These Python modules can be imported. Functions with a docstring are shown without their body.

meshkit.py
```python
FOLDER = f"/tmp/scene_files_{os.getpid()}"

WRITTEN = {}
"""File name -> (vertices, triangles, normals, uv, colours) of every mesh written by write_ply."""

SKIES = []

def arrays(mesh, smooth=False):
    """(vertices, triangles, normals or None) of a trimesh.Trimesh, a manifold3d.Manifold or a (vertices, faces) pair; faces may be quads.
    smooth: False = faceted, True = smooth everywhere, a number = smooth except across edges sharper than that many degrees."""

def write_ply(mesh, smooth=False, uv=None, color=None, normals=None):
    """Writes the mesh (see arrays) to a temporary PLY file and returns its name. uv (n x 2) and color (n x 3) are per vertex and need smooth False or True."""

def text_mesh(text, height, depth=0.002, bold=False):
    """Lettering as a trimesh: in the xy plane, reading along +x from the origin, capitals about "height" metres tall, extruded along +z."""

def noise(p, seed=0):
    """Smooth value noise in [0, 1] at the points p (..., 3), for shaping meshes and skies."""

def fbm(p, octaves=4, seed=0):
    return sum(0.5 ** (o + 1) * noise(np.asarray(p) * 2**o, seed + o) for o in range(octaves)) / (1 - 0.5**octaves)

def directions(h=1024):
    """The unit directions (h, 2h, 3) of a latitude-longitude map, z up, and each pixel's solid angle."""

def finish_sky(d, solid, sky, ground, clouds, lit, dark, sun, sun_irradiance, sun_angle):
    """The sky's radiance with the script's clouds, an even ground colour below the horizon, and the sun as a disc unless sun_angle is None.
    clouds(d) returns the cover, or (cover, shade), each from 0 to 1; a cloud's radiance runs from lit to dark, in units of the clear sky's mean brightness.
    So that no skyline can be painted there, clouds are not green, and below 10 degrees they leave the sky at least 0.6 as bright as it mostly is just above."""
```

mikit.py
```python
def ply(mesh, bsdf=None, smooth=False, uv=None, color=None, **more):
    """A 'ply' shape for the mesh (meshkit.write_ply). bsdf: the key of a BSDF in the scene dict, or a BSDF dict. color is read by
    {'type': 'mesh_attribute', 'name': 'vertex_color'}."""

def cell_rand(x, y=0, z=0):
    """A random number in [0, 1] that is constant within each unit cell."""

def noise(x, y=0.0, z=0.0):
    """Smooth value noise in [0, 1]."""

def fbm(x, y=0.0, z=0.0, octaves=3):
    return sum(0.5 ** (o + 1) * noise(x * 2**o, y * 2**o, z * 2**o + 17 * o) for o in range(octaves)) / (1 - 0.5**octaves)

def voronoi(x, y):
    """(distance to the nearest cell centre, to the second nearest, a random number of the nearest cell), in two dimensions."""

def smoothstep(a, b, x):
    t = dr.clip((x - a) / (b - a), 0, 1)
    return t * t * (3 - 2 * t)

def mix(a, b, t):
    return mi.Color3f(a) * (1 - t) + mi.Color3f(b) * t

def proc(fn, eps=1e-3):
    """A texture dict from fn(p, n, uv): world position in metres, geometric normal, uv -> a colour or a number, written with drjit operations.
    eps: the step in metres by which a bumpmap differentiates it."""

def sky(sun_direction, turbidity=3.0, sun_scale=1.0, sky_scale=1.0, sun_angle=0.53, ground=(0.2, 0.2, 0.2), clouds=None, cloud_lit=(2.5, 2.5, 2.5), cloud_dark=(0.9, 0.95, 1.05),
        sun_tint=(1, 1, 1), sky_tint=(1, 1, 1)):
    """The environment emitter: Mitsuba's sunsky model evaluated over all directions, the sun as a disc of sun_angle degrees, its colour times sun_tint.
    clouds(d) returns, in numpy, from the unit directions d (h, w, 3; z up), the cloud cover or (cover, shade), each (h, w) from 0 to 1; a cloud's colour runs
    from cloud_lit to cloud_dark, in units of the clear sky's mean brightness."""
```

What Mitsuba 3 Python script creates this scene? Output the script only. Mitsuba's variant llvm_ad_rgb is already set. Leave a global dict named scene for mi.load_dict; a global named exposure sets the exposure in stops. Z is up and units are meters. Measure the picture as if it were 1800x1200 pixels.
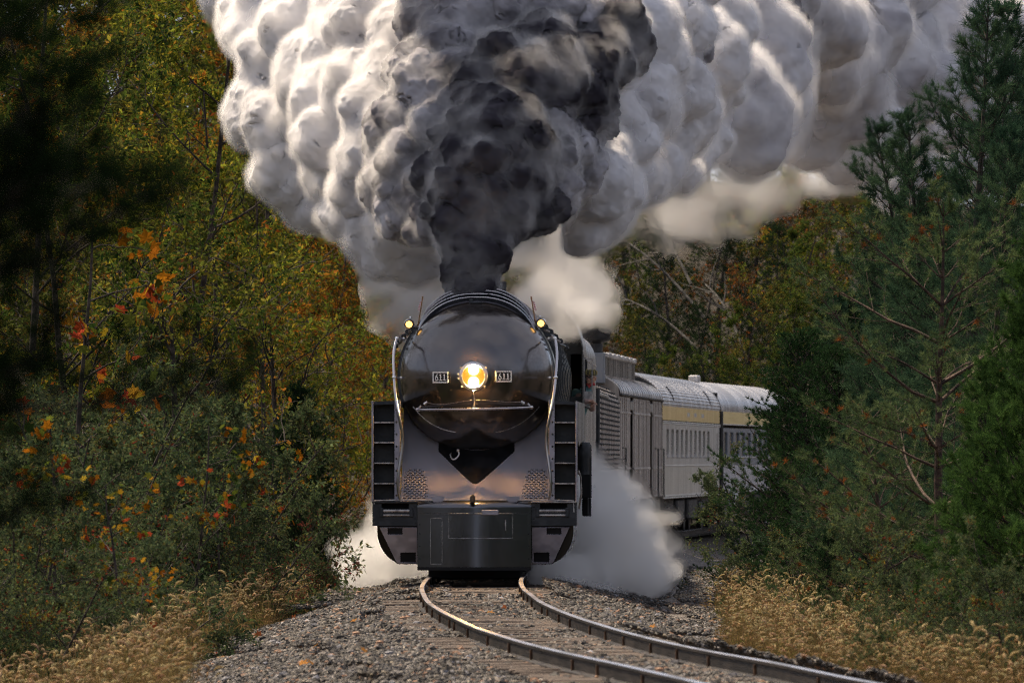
import math, numpy as np, trimesh, manifold3d, drjit as dr, mitsuba as mi, mikit, meshkit
from shapely.geometry import Polygon, box as rect2
from scipy.interpolate import CubicSpline
from scipy.spatial import cKDTree
from scipy.ndimage import zoom, map_coordinates, gaussian_filter
T = mi.ScalarTransform4f
PI = math.pi
scene, labels = {}, {}

# ------------------------------------------------------------------ camera, light, exposure
K = 16350.0                      # focal length in pixels of an 1800 px wide picture
CAMZ = 1.91
scene['camera'] = {'type': 'thinlens', 'fov': 6.302, 'fov_axis': 'x', 'aperture_radius': .026, 'focus_distance': 149.0,
                   'to_world': T().look_at(origin=[0, 0, CAMZ], target=[0, 150, CAMZ + 150 * 206 / K], up=[0, 0, 1]), 'near_clip': .5, 'far_clip': 3000.0}
SUN = [-.40, .34, .86]
scene['sky'] = mikit.sky(SUN, turbidity=3.0, sun_scale=1.3, sky_scale=1.0, sun_angle=4, sun_tint=(1.0, .985, .96),
                         clouds=lambda d: (.35 + .65 * meshkit.noise(d * 3.0 + 7), meshkit.noise(d * 5.0 + 3) * .7), cloud_lit=(2.3, 2.25, 2.4), cloud_dark=(1.15, 1.15, 1.3))
exposure = 1.85

# ------------------------------------------------------------------ helpers
def lab(key, label=None, cat=None, group=None, kind=None):
    d = labels.setdefault(key, {})
    for k, v in (('label', label), ('category', cat), ('group', group), ('kind', kind)):
        if v: d[k] = v
    return key
_used = set()
def numbered(name):
    if name not in _used:
        _used.add(name); return name
    i = 1
    while f'{name}_{i:03d}' in _used: i += 1
    _used.add(f'{name}_{i:03d}'); return f'{name}_{i:03d}'
def put(key, mesh, mat, smooth=35, M=None, uv=None, color=None, **more):
    key = numbered(key)
    if M is not None: more['to_world'] = T(M)
    scene[key] = mikit.ply(mesh, mat, smooth=smooth, uv=uv, color=color, **more)
    return key
def cat(*ms):
    ms = [m for a in ms for m in (a if isinstance(a, (list, tuple)) else [a])]
    return trimesh.util.concatenate(ms) if len(ms) > 1 else ms[0]
def hull(pts):
    return trimesh.convex.convex_hull(np.asarray(pts, float))
def box(x0, x1, y0, y1, z0, z1, c=0.0):
    """A box with chamfered edges."""
    lo, hi = np.minimum([x0, y0, z0], [x1, y1, z1]), np.maximum([x0, y0, z0], [x1, y1, z1])
    if c <= 0:
        return trimesh.creation.box(bounds=[lo, hi])
    c = min(c, .45 * (hi - lo).min())
    P = []
    for i in range(8):
        s = np.array([i & 1, i >> 1 & 1, i >> 2 & 1])
        p = np.where(s, hi, lo); q = np.where(s, -1, 1)
        for k in range(3):
            r = p + c * q; r[k] = p[k]; P.append(r)
    return hull(P)
def ball(c, r, sub=2):
    m = trimesh.creation.icosphere(sub, 1.0); m.apply_scale(r); m.apply_translation(c); return m
def tube(pts, r, n=10, cap=True):
    p = np.asarray(pts, float)
    r = np.broadcast_to(np.asarray(r, float), (len(p),))
    t = np.gradient(p, axis=0); t /= np.linalg.norm(t, axis=1, keepdims=True) + 1e-12
    a = np.zeros_like(p); ref = np.array([0, 0, 1.0]) if abs(t[0, 2]) < .9 else np.array([1.0, 0, 0])
    for i in range(len(p)):
        v = np.cross(t[i], ref); nv = np.linalg.norm(v)
        if nv < 1e-6: v = a[i - 1]; nv = 1
        a[i] = v / nv
        ref = np.cross(a[i], t[i])
    b = np.cross(a, t)
    an = np.arange(n) * 2 * PI / n
    v = p[:, None] + r[:, None, None] * (np.cos(an)[None, :, None] * a[:, None] + np.sin(an)[None, :, None] * b[:, None])
    f = []
    i, j = np.meshgrid(np.arange(len(p) - 1), np.arange(n), indexing='ij'); i, j = i.ravel(), j.ravel(); k = (j + 1) % n
    f = [np.stack([i * n + j, (i + 1) * n + j, (i + 1) * n + k], 1), np.stack([i * n + j, (i + 1) * n + k, i * n + k], 1)]
    V = v.reshape(-1, 3); F = np.vstack(f)
    if cap:
        V = np.vstack([V, p[0], p[-1]]); m = len(p) * n
        j = np.arange(n); k = (j + 1) % n
        F = np.vstack([F, np.stack([j * 0 + m, j, k], 1), np.stack([j * 0 + m + 1, (len(p) - 1) * n + k, (len(p) - 1) * n + j], 1)])
    return trimesh.Trimesh(V, F, process=False)
def spline(pts, n=24):
    p = np.asarray(pts, float); s = np.r_[0, np.cumsum(np.linalg.norm(np.diff(p, axis=0), axis=1))]
    return CubicSpline(s, p)(np.linspace(0, s[-1], n))
def sheet(G, close_u=False):
    """A grid of points (n, m, 3) as a surface."""
    G = np.asarray(G, float); n, m = G.shape[:2]
    i, j = np.meshgrid(np.arange(n - 1), np.arange(m - 1), indexing='ij'); i, j = i.ravel(), j.ravel()
    a, b, c, d = i * m + j, (i + 1) * m + j, (i + 1) * m + j + 1, i * m + j + 1
    return trimesh.Trimesh(G.reshape(-1, 3), np.vstack([np.stack([a, b, c], 1), np.stack([a, c, d], 1)]), process=False)
def slab(G, off):
    """A curved plate: the grid of points, thickened by the vector (or grid of vectors) off."""
    G = np.asarray(G, float); H = G + off
    n, m = G.shape[:2]
    ring = lambda A: np.concatenate([A[0, :], A[1:, -1], A[-1, -2::-1], A[-2:0:-1, 0]])
    a, b = ring(G), ring(H); a = np.vstack([a, a[:1]]); b = np.vstack([b, b[:1]])
    return cat(sheet(G), sheet(H), sheet(np.stack([a, b], 0)))
def extrude(poly, a0, a1, axis='y'):
    """A shapely polygon in (x, z) extruded along y from a0 to a1 (or, with another axis, the two other coordinates in order)."""
    m = trimesh.creation.extrude_polygon(poly, a1 - a0, engine='earcut')
    v = m.vertices
    if axis == 'y': m.vertices = np.stack([v[:, 0], v[:, 2] + a0, v[:, 1]], 1)
    elif axis == 'x': m.vertices = np.stack([v[:, 2] + a0, v[:, 0], v[:, 1]], 1)
    else: m.vertices = np.stack([v[:, 0], v[:, 1], v[:, 2] + a0], 1)
    m.fix_normals()
    return m
def lathe(prof, c=(0, 0, 0), axis='z', n=32):
    """prof: (radius, height) pairs."""
    prof = np.asarray(prof, float); an = np.linspace(0, 2 * PI, n + 1)
    G = np.stack([prof[:, None, 0] * np.cos(an), prof[:, None, 0] * np.sin(an), np.repeat(prof[:, 1:2], n + 1, 1)], -1)
    if axis == 'y': G = np.stack([G[..., 0], G[..., 2], G[..., 1]], -1)
    if axis == 'x': G = np.stack([G[..., 2], G[..., 0], G[..., 1]], -1)
    m = sheet(G); m.merge_vertices(); m.apply_translation(c); return m
def moved(m, dx=0, dy=0, dz=0):
    m = m.copy(); m.apply_translation([dx, dy, dz]); return m
def mirror(m):
    m = m.copy(); m.vertices = m.vertices * [-1, 1, 1]; m.faces = m.faces[:, ::-1]; return m
def mat4(x=0, y=0, z=0, rz=0, s=1, rx=0, ry=0):
    M = trimesh.transformations.euler_matrix(rx, ry, rz, 'sxyz'); M[:3, :3] = M[:3, :3] @ (np.diag(np.broadcast_to(s, 3))); M[:3, 3] = x, y, z; return M
def at(x, y, d):
    """The point at distance d seen at the pixel (x, y) of the photograph."""
    return np.array([(x - 900) * d / K, d, CAMZ + (806 - y) * d / K])

# ------------------------------------------------------------------ materials
def rgb(*c): return {'type': 'rgb', 'value': list(map(float, c))}
def prin(key, color, rough=.5, metallic=0.0, spec=.5, coat=0.0, coat_gloss=.9, bump=None, bscale=1.0):
    col = color if isinstance(color, dict) else rgb(*color)
    ro = rough if isinstance(rough, dict) else float(rough)
    b = {'type': 'principled', 'base_color': col, 'roughness': ro, 'metallic': metallic, 'specular': spec, 'clearcoat': coat, 'clearcoat_gloss': coat_gloss}
    if bump is not None: b = {'type': 'bumpmap', 'arbitrary': bump, 'scale': bscale, 'bsdf': b}
    scene[key] = {'type': 'twosided', 'bsdf': b}
def polished(key, base, share, rough, tint=(.9, .88, .9)):
    """A painted metal with a mirror-like top coat that takes the given share."""
    inner = scene[base]['bsdf']
    scene[key] = {'type': 'twosided', 'bsdf': {'type': 'blendbsdf', 'weight': float(share), 'a': inner, 'b': {'type': 'roughconductor', 'material': 'none', 'specular_reflectance': rgb(*tint), 'alpha': rough, 'distribution': 'ggx'}}}
def streak(a, b, fx=9.0, fz=.7, lo=.35, hi=.75):
    return mikit.proc(lambda p, n, uv: mikit.mix(a, b, mikit.smoothstep(lo, hi, mikit.fbm(p.x * fx + p.y * fx * .6, p.y * .5, p.z * fz))))
def blotch(a, b, f=4.0, lo=.35, hi=.7):
    return mikit.proc(lambda p, n, uv: mikit.mix(a, b, mikit.smoothstep(lo, hi, mikit.fbm(p.x * f, p.y * f, p.z * f))))
prin('gloss_black', blotch([.010, .007, .006], [.02, .015, .012], 3.0), mikit.proc(lambda p, n, uv: .07 + .10 * mikit.fbm(p.x * 5, p.y * 5, p.z * 3)), coat=.35, coat_gloss=.97, spec=.3)
prin('shroud_sheen_grey', streak([.11, .103, .122], [.19, .178, .21], 5, 1.2), mikit.proc(lambda p, n, uv: .38 + .2 * mikit.fbm(p.x * 7, p.y * 4, p.z * 2)), metallic=.25, coat=.15, coat_gloss=.6, spec=.4)  # black enamel, greyed: sky sheen is painted into the base colour
prin('pilot_black', blotch([.005, .006, .008], [.012, .013, .016], 6.0), .17, coat=.4, coat_gloss=.95, spec=.35)
polished('nose_black', 'gloss_black', .13, .045, (.9, .84, .84))
polished('shroud_sheen_polished', 'shroud_sheen_grey', .42, .42, (.86, .83, .9))
polished('pilot_gloss', 'pilot_black', .12, .06, (.85, .86, .95))
prin('frame_black', blotch([.012, .015, .02], [.03, .034, .04], 8.0), .45)
prin('deep_black', (.006, .006, .007), .8)
prin('worn_edge', blotch([.26, .25, .25], [.52, .5, .49], 14), .4, metallic=.6)
prin('grey_and_sky_sheen', blotch([.27, .26, .3], [.42, .40, .45], 5), .35, metallic=.3, coat=.4)  # plain grey fittings; on the black step plates it paints in sky sheen
prin('rail_rust', blotch([.07, .035, .018], [.16, .085, .045], 30), .85)
prin('steel', (.56, .54, .55), .25, metallic=1.0)
prin('chrome', (.75, .73, .72), .12, metallic=1.0)
prin('jacket', streak([.10, .10, .07], [.2, .19, .15], 2, 2), .3, metallic=.6, coat=.5)
prin('cab_black', blotch([.01, .012, .015], [.03, .032, .035], 5), .5)
prin('weathered_silver', streak([.16, .15, .135], [.4, .38, .35], 7, .25), .45, metallic=.45)
prin('tender_side', streak([.22, .21, .2], [.42, .41, .4], 4, .4), .35, metallic=.5)
prin('rusty_grey', streak([.2, .165, .145], [.42, .38, .35], 6, .3), .6, metallic=.2)
prin('baggage_grey', streak([.26, .23, .205], [.52, .48, .44], 8, .2), .55, metallic=.25)
prin('roof_silver', streak([.38, .37, .37], [.68, .66, .65], 3, .8), .38, metallic=.6)
prin('cream_board', streak([.58, .42, .17], [.68, .51, .23], 8, .3), .5)
prin('cream_clean', (.7, .54, .24), .45)
prin('coach_grey', streak([.42, .40, .37], [.56, .54, .5], 6, .3), .45, metallic=.25)
prin('coach_fluted', streak([.48, .46, .41], [.62, .59, .53], 6, .3), .4, metallic=.3)
prin('coach_blue', (.17, .19, .22), .4)
prin('coach_pale', (.5, .49, .5), .4)
prin('dark_glass', (.02, .022, .025), .08, spec=.8)
prin('underframe', blotch([.012, .012, .013], [.035, .033, .032], 6), .6)
prin('white_print', (.75, .73, .7), .5)
prin('plate_black', (.012, .011, .01), .4)
prin('wood_pole', (.32, .15, .05), .5)
prin('rail_side', streak([.010, .008, .007], [.032, .025, .021], 3, 8), .6, metallic=.4)
prin('rail_top', mikit.proc(lambda p, n, uv: mikit.mix([.7, .7, .74], [.45, .43, .42], mikit.smoothstep(.45, .7, mikit.fbm(p.x * 2, p.y * .6, 0.0)))), .28, metallic=1.0)
prin('tie_wood', mikit.proc(lambda p, n, uv: mikit.mix([.045, .034, .028], [.13, .1, .08], mikit.fbm(p.x * 2, p.y * 30, p.z * 30))), .9)
for k, c, e in (('skin', (.42, .24, .17), .5), ('shirt_teal', (.13, .26, .27), .9), ('sleeve_pink', (.38, .27, .25), .9), ('cap_cloth', (.1, .09, .05), .9), ('kerchief', (.35, .05, .05), .9), ('cap_stripe', (.3, .25, .09), .9)):
    prin(k, c, e)
prin('flag_cloth', mikit.proc(lambda p, n, uv: mikit.mix([.42, .03, .05], [.75, .73, .72], mikit.smoothstep(-.2, .2, dr.sin(uv.x * 28.3)))), .8)
# ------------------------------------------------------------------ ground and track
_d = np.array([30, 60, 84.7, 89.5, 95.5, 102.4, 110.4, 119.7, 137.6, 147, 152, 165, 180, 203, 225, 252, 280, 330, 420])
_x = np.array([8.0, 4.0, 1.93, 1.478, .965, .52, .128, -.227, -.58, -.615, -.56, -.21, .2, .85, 2.12, 4.14, 6.8, 13.2, 30])
_xc = CubicSpline(_d, _x)
_dd = np.linspace(30, 420, 800); _sm = np.convolve(np.pad(_xc(_dd), 12, mode='edge'), np.hanning(25) / np.hanning(25).sum(), 'valid')
_sm[:14], _sm[-14:] = _xc(_dd)[:14], _xc(_dd)[-14:]
def xc(d): return np.interp(d, _dd, _sm)
def xct(d): return (xc(d + .5) - xc(d - .5))
RNG = np.random.default_rng(611)
def sstep(a, b, x):
    t = np.clip((x - a) / (b - a), 0, 1); return t * t * (3 - 2 * t)
def uleft(d): return np.interp(d, [60, 104, 143, 161, 200], [-5.6, -4.4, -2.7, -2.1, -2.0])
def uright(d): return np.interp(d, [60, 100, 107, 112, 131, 160, 190, 240], [1.9, 2.3, 2.6, 2.75, 3.7, 4.5, 4.9, 5.0])
def ground_z(x, y):
    x, y = np.asarray(x, float), np.asarray(y, float)
    u = x - xc(np.clip(y, 30, 420))
    ul, ur = uleft(y), uright(y)
    z = np.full(np.broadcast(x, y).shape, -.215)
    z = z - .35 * sstep(1.7, -ul + .3, -u) - .45 * sstep(-ul - .3, -ul + 1.6, -u)
    z = z - .27 * sstep(1.75, 2.7, u) - .1 * sstep(ur - .2, ur + 1, u)
    z = z + .05 * (meshkit.noise(np.stack([x * .8, y * .25, x * 0], -1)) - .5)
    # banks that rise into the woods
    z = z + np.maximum(0, -u + ul - 4) * .10 + np.maximum(0, u - ur - 5) * .10
    far = sstep(290, 420, y)
    return z + far * 14 + np.maximum(0, np.abs(x) - 25) * .05
gx = np.unique(np.concatenate([np.linspace(-200, -16, 24), np.arange(-16, -8, .5), np.arange(-8, 8, .2), np.arange(8, 16, .5), np.linspace(16, 200, 24)]))
gy = np.unique(np.concatenate([np.linspace(-260, 60, 50), np.arange(60, 230, .6), np.linspace(230, 600, 60)]))
GX, GY = np.meshgrid(gx, gy, indexing='ij')
def stone_mix(p):
    a, b, r = mikit.voronoi(p.x * 16, p.y * 16)
    c = mikit.mix([.05, .045, .042], [.2, .18, .165], r)
    return c * (.45 + .55 * mikit.smoothstep(.0, .35, b - a))
def ground_col(p, n, uv):
    litter = mikit.mix([.008, .007, .004], [.03, .021, .011], mikit.fbm(p.x * 6, p.y * 3, 0.0))
    u = mikit.smoothstep(-7.5, -5, p.x) * (1 - mikit.smoothstep(6, 9, p.x)) * mikit.smoothstep(50, 70, p.y) * (1 - mikit.smoothstep(215, 245, p.y))
    return litter * (1 - u) + stone_mix(p) * u
prin('ground_mat', mikit.proc(ground_col), .95)
gm = sheet(np.stack([GX, GY, ground_z(GX, GY) - .05], -1))
lab(put('ground', gm, 'ground_mat', smooth=True), 'dark gravel and leaf litter ground under the railway line', 'ground', kind='structure')

# rails: a real rail section swept along the curve, slightly out of true as old track is
lab('railway_track', 'single railway track curving away to the right on grey ballast', 'railway track', kind='structure')
RAILP = np.array([(-.036, -.006), (-.03, 0), (.03, 0), (.036, -.006), (.036, -.032), (.010, -.045), (.008, -.15), (.07, -.168), (.07, -.18), (-.07, -.18), (-.07, -.168), (-.008, -.15), (-.010, -.045), (-.036, -.032)])
ry = np.arange(58, 300, .8)
def rail_frame(side):
    w = .006 * (meshkit.noise(np.stack([ry * .22, ry * 0 + side * 9, ry * 0], -1)) - .5)
    v = .018 * (meshkit.noise(np.stack([ry * .16, ry * 0 + side * 5, ry * 0 + 3], -1)) - .5)
    t = xct(ry); nx, ny = 1 / np.sqrt(1 + t * t), -t / np.sqrt(1 + t * t)
    return xc(ry), nx, ny, side * .753 + w, v
for side in (-1, 1):
    c, nx, ny, o, v = rail_frame(side)
    prof = np.vstack([RAILP, RAILP[:1]])
    G = np.stack([c[:, None] + nx[:, None] * (o[:, None] + prof[:, 0]), ry[:, None] + ny[:, None] * (o[:, None] + prof[:, 0]), v[:, None] + prof[:, 1]], -1)
    k = put('railway_track__rail', sheet(G), 'rail_side', smooth=25)
    top = G[:, [0, 1, 2, 3]].copy(); top[..., 2] += .0015
    put(k + '__running_surface', sheet(top), 'rail_top', smooth=40)
    for q in np.arange(70, 172, 3.7) + RNG.uniform(-1.2, 1.2, 28):       # rusty rail anchors
        i = int((q - 58) / .8)
        for s in (-1, 1):
            put(k + '__rail_anchor', box(-.014, .014, -.016, .016, -.165, -.05, .005), 'rail_rust', M=mat4(c[i] + nx[i] * (o[i] + s * .022), ry[i] + ny[i] * o[i], v[i], -math.atan(xct(ry[i]))), smooth=False)
# ties
tie_base = [box(-1.3, 1.3, -.115, .115, -.17, 0, .012) for _ in range(3)]
for k, m in enumerate(tie_base):
    m2 = m.subdivide().subdivide(); m2.vertices += (meshkit.noise(m2.vertices * [3, 25, 25] + k * 11)[:, None] - .5) * .03; tie_base[k] = m2
for k, m in enumerate(tie_base): scene[f'tie_shape_{k}'] = {'type': 'shapegroup', 'timber': mikit.ply(m, 'tie_wood', smooth=False)}
for i, q in enumerate(np.arange(78, 172, .53)):
    q = q + RNG.normal() * .03
    key = numbered('railway_track__tie')
    scene[key] = {'type': 'instance', 'g': {'type': 'ref', 'id': f'tie_shape_{i % 3}'}, 'to_world': T(mat4(xc(q) + RNG.normal() * .04, q, -.178 + RNG.normal() * .012, -math.atan(xct(q)) + RNG.normal() * .01, rx=RNG.normal() * .02))}

# ballast: crushed stones, scattered as patches that follow the ground
def stone(rng):
    m = trimesh.creation.icosphere(0, 1.0)
    v = m.vertices * rng.uniform(.6, 1.15, (len(m.vertices), 1))
    v = v @ trimesh.transformations.random_rotation_matrix(rng.random(3))[:3, :3] * (rng.uniform(.6, 1.1, 3) * [1, 1, .75])
    return v, m.faces
prin('stone_mat', {'type': 'mesh_attribute', 'name': 'vertex_color'}, .7, spec=.4)
def stone_patch(seed, size=2.0, n=1200):
    rng = np.random.default_rng(seed)
    lib = [stone(rng) for _ in range(40)]
    V, F, C, k = [], [], [], 0
    for i in range(n):
        v, f = lib[rng.integers(40)]
        s = rng.lognormal(-3.52, .32)
        a = rng.random() * 2 * PI; R = np.array([[math.cos(a), -math.sin(a)], [math.sin(a), math.cos(a)]])
        w = v * s; w[:, :2] = w[:, :2] @ R
        V.append(w + [rng.uniform(-size / 2, size / 2), rng.uniform(-size / 2, size / 2), rng.uniform(-.025, .012)]); F.append(f + k); k += len(v)
        b = rng.choice([.022, .043, .078, .14, .28], p=[.30, .28, .23, .13, .06]) * rng.uniform(.8, 1.2)
        t = rng.normal(0, .07)
        c = np.array([b * (1.08 + t), b * (.96 + t * .3), b * (.84 - t)])
        if rng.random() < .05: c = np.array([.22, .12, .07]) * rng.uniform(.6, 1.3)
        C.append(np.repeat(c[None], len(v), 0))
    return mikit.ply((np.vstack(V), np.vstack(F)), 'stone_mat', color=np.clip(np.vstack(C), 0, 1))
for k in range(3):
    scene[f'stone_patch_{k}'] = {'type': 'shapegroup', 'stones': stone_patch(40 + k)}
lab('ballast', 'grey crushed stone ballast spread around and beside the rails', 'ballast', kind='stuff')
nb = 0
for y in np.arange(79, 204, 1.9):
    c = xc(y)
    us = np.arange(math.floor(uleft(y)) - .4, uright(y) + 1.0, 1.9)
    for u in us:
        x = c + u + RNG.uniform(-.2, .2); yy = y + RNG.uniform(-.2, .2)
        z = ground_z(x, yy); dx = (ground_z(x + .5, yy) - ground_z(x - .5, yy)); dy = ground_z(x, yy + .5) - ground_z(x, yy - .5)
        q = RNG.integers(4); M = mat4(0, 0, 0, q * PI / 2)
        S = np.eye(4); S[2, 0], S[2, 1] = dx, dy; S[:3, 3] = x, yy, z + (.012 if abs(u) > 1.6 else .031)
        nb += 1
        scene[f'ballast__{nb:03d}'] = {'type': 'instance', 'to_world': T(S @ M), 'g': {'type': 'ref', 'id': f'stone_patch_{RNG.integers(3)}'}}
# ------------------------------------------------------------------ the steam locomotive, in its own frame: x to the right, y back, z up from the rail head
LOCO = mat4(-.615, 150, 0, -math.atan(.027))
L = lab('steam_locomotive', 'black streamlined steam locomotive with bullet nose and lit headlight', 'locomotive')
def lp(name, mesh, mat, smooth=35, **k): return put(f'{L}__{name}', mesh, mat, smooth, M=LOCO, **k)
NZ, NR, NY0, NLEN = 3.235, 1.245, .42, 1.2
def nose_y(x, z):
    q = np.clip(np.hypot(x, np.asarray(z) - NZ) / NR, 0, .9999)
    return NY0 + NLEN * (1 - (1 - q ** 2.1) ** .56)
q = np.sin(np.linspace(0, PI / 2, 40))
prof = [(NR * a, NY0 + NLEN * (1 - (1 - min(a, .99999) ** 2.1) ** .56)) for a in q] + [(NR, NY0 + NLEN + .05), (NR + .012, NY0 + NLEN + .055), (NR + .012, NY0 + NLEN + .11)]
m = lathe(prof, (0, 0, NZ), 'y', 96)
lp('bullet_nose', m, 'nose_black', 25)
lp('nose_rim', lathe([(NR + .012, 1.68), (NR + .03, 1.685), (NR + .035, 1.70), (NR + .03, 1.73), (NR + .012, 1.735)], (0, 0, NZ), 'y', 80), 'frame_black')
# boiler with its jacket bands
b = lp('boiler', lathe([(NR + .01, 1.66), (NR + .03, 1.75), (NR + .05, 5), (NR + .06, 13.6)], (0, 0, NZ), 'y', 72), 'jacket', 25)
for y in (2.1, 3.2, 4.5, 5.8, 7.1, 8.4, 9.7, 11.0, 12.3):
    put(b + '__jacket_band', lathe([(NR + .05, y), (NR + .075, y + .005), (NR + .075, y + .06), (NR + .05, y + .065)], (0, 0, NZ), 'y', 64), 'frame_black', M=LOCO)
# skyline casing over the boiler, with the louvred forehead
def arch(w, h, y, t0=0.0, t1=PI, n=49, base=3.6, p=2.25, lift=0.0):
    t = np.linspace(t0, t1, n); c, s = np.cos(t), np.sin(t)
    return np.stack([(w + lift) * np.sign(c) * np.abs(c) ** (2 / p), np.full(n, y), base + (h + lift) * np.abs(s) ** (2 / p)], -1)
cs = [(.955, .86, 1.46), (.965, .90, 1.52), (.975, .965, 1.66), (.985, 1.025, 1.82), (.99, 1.075, 2.0), (.995, 1.115, 2.18), (.995, 1.135, 2.4), (.995, 1.14, 2.8), (.995, 1.14, 6.5), (.99, 1.13, 13.2)]
lp('skyline_casing', sheet(np.stack([arch(*c) for c in cs])), 'shroud_sheen_grey', 40)
lp('casing_front', cat(sheet(np.stack([arch(.955, .86, 1.46), arch(.93, .78, 1.4), arch(.9, .5, 1.5)]))), 'frame_black', 40)
for k, (w, h, y) in enumerate(((.962, .885, 1.49), (.972, .945, 1.61), (.982, 1.005, 1.76), (.988, 1.055, 1.92))):
    a = (.33, .42, .52, .66)[k]
    G = np.stack([arch(w, h, y - .01, a, PI - a, lift=.004), arch(w, h, y - .035, a, PI - a, lift=.05), arch(w, h, y - .01, a, PI - a, lift=.065), arch(w, h, y + .03, a, PI - a, lift=.055), arch(w, h, y + .05, a, PI - a, lift=.0)])
    lo = lp('louvre', sheet(G), 'frame_black', 60)
    put(lo + '__polished_edge', tube(arch(w, h, y - .033, a, PI - a, lift=.055), .013, 6), 'steel', M=LOCO)
lp('lifting_lug', cat(tube([(-.09, 1.38, 4.44), (-.09, 1.33, 4.45), (.09, 1.33, 4.45), (.09, 1.38, 4.44)], .014, 8), box(-.12, -.06, 1.36, 1.42, 4.42, 4.52, .01)), 'frame_black')
st = lp('chimney', lathe([(.40, 4.55), (.40, 4.80), (.385, 4.815), (.36, 4.80), (.34, 4.6)], (.05, 2.75, 0), 'z', 48), 'deep_black')
for s in (-1, 1):
    lp('casing_edge', tube([(s * .80, 2.1, 4.36), (s * .90, 2.1, 4.2), (s * .97, 2.0, 3.95)], .012, 6), 'worn_edge')

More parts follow.
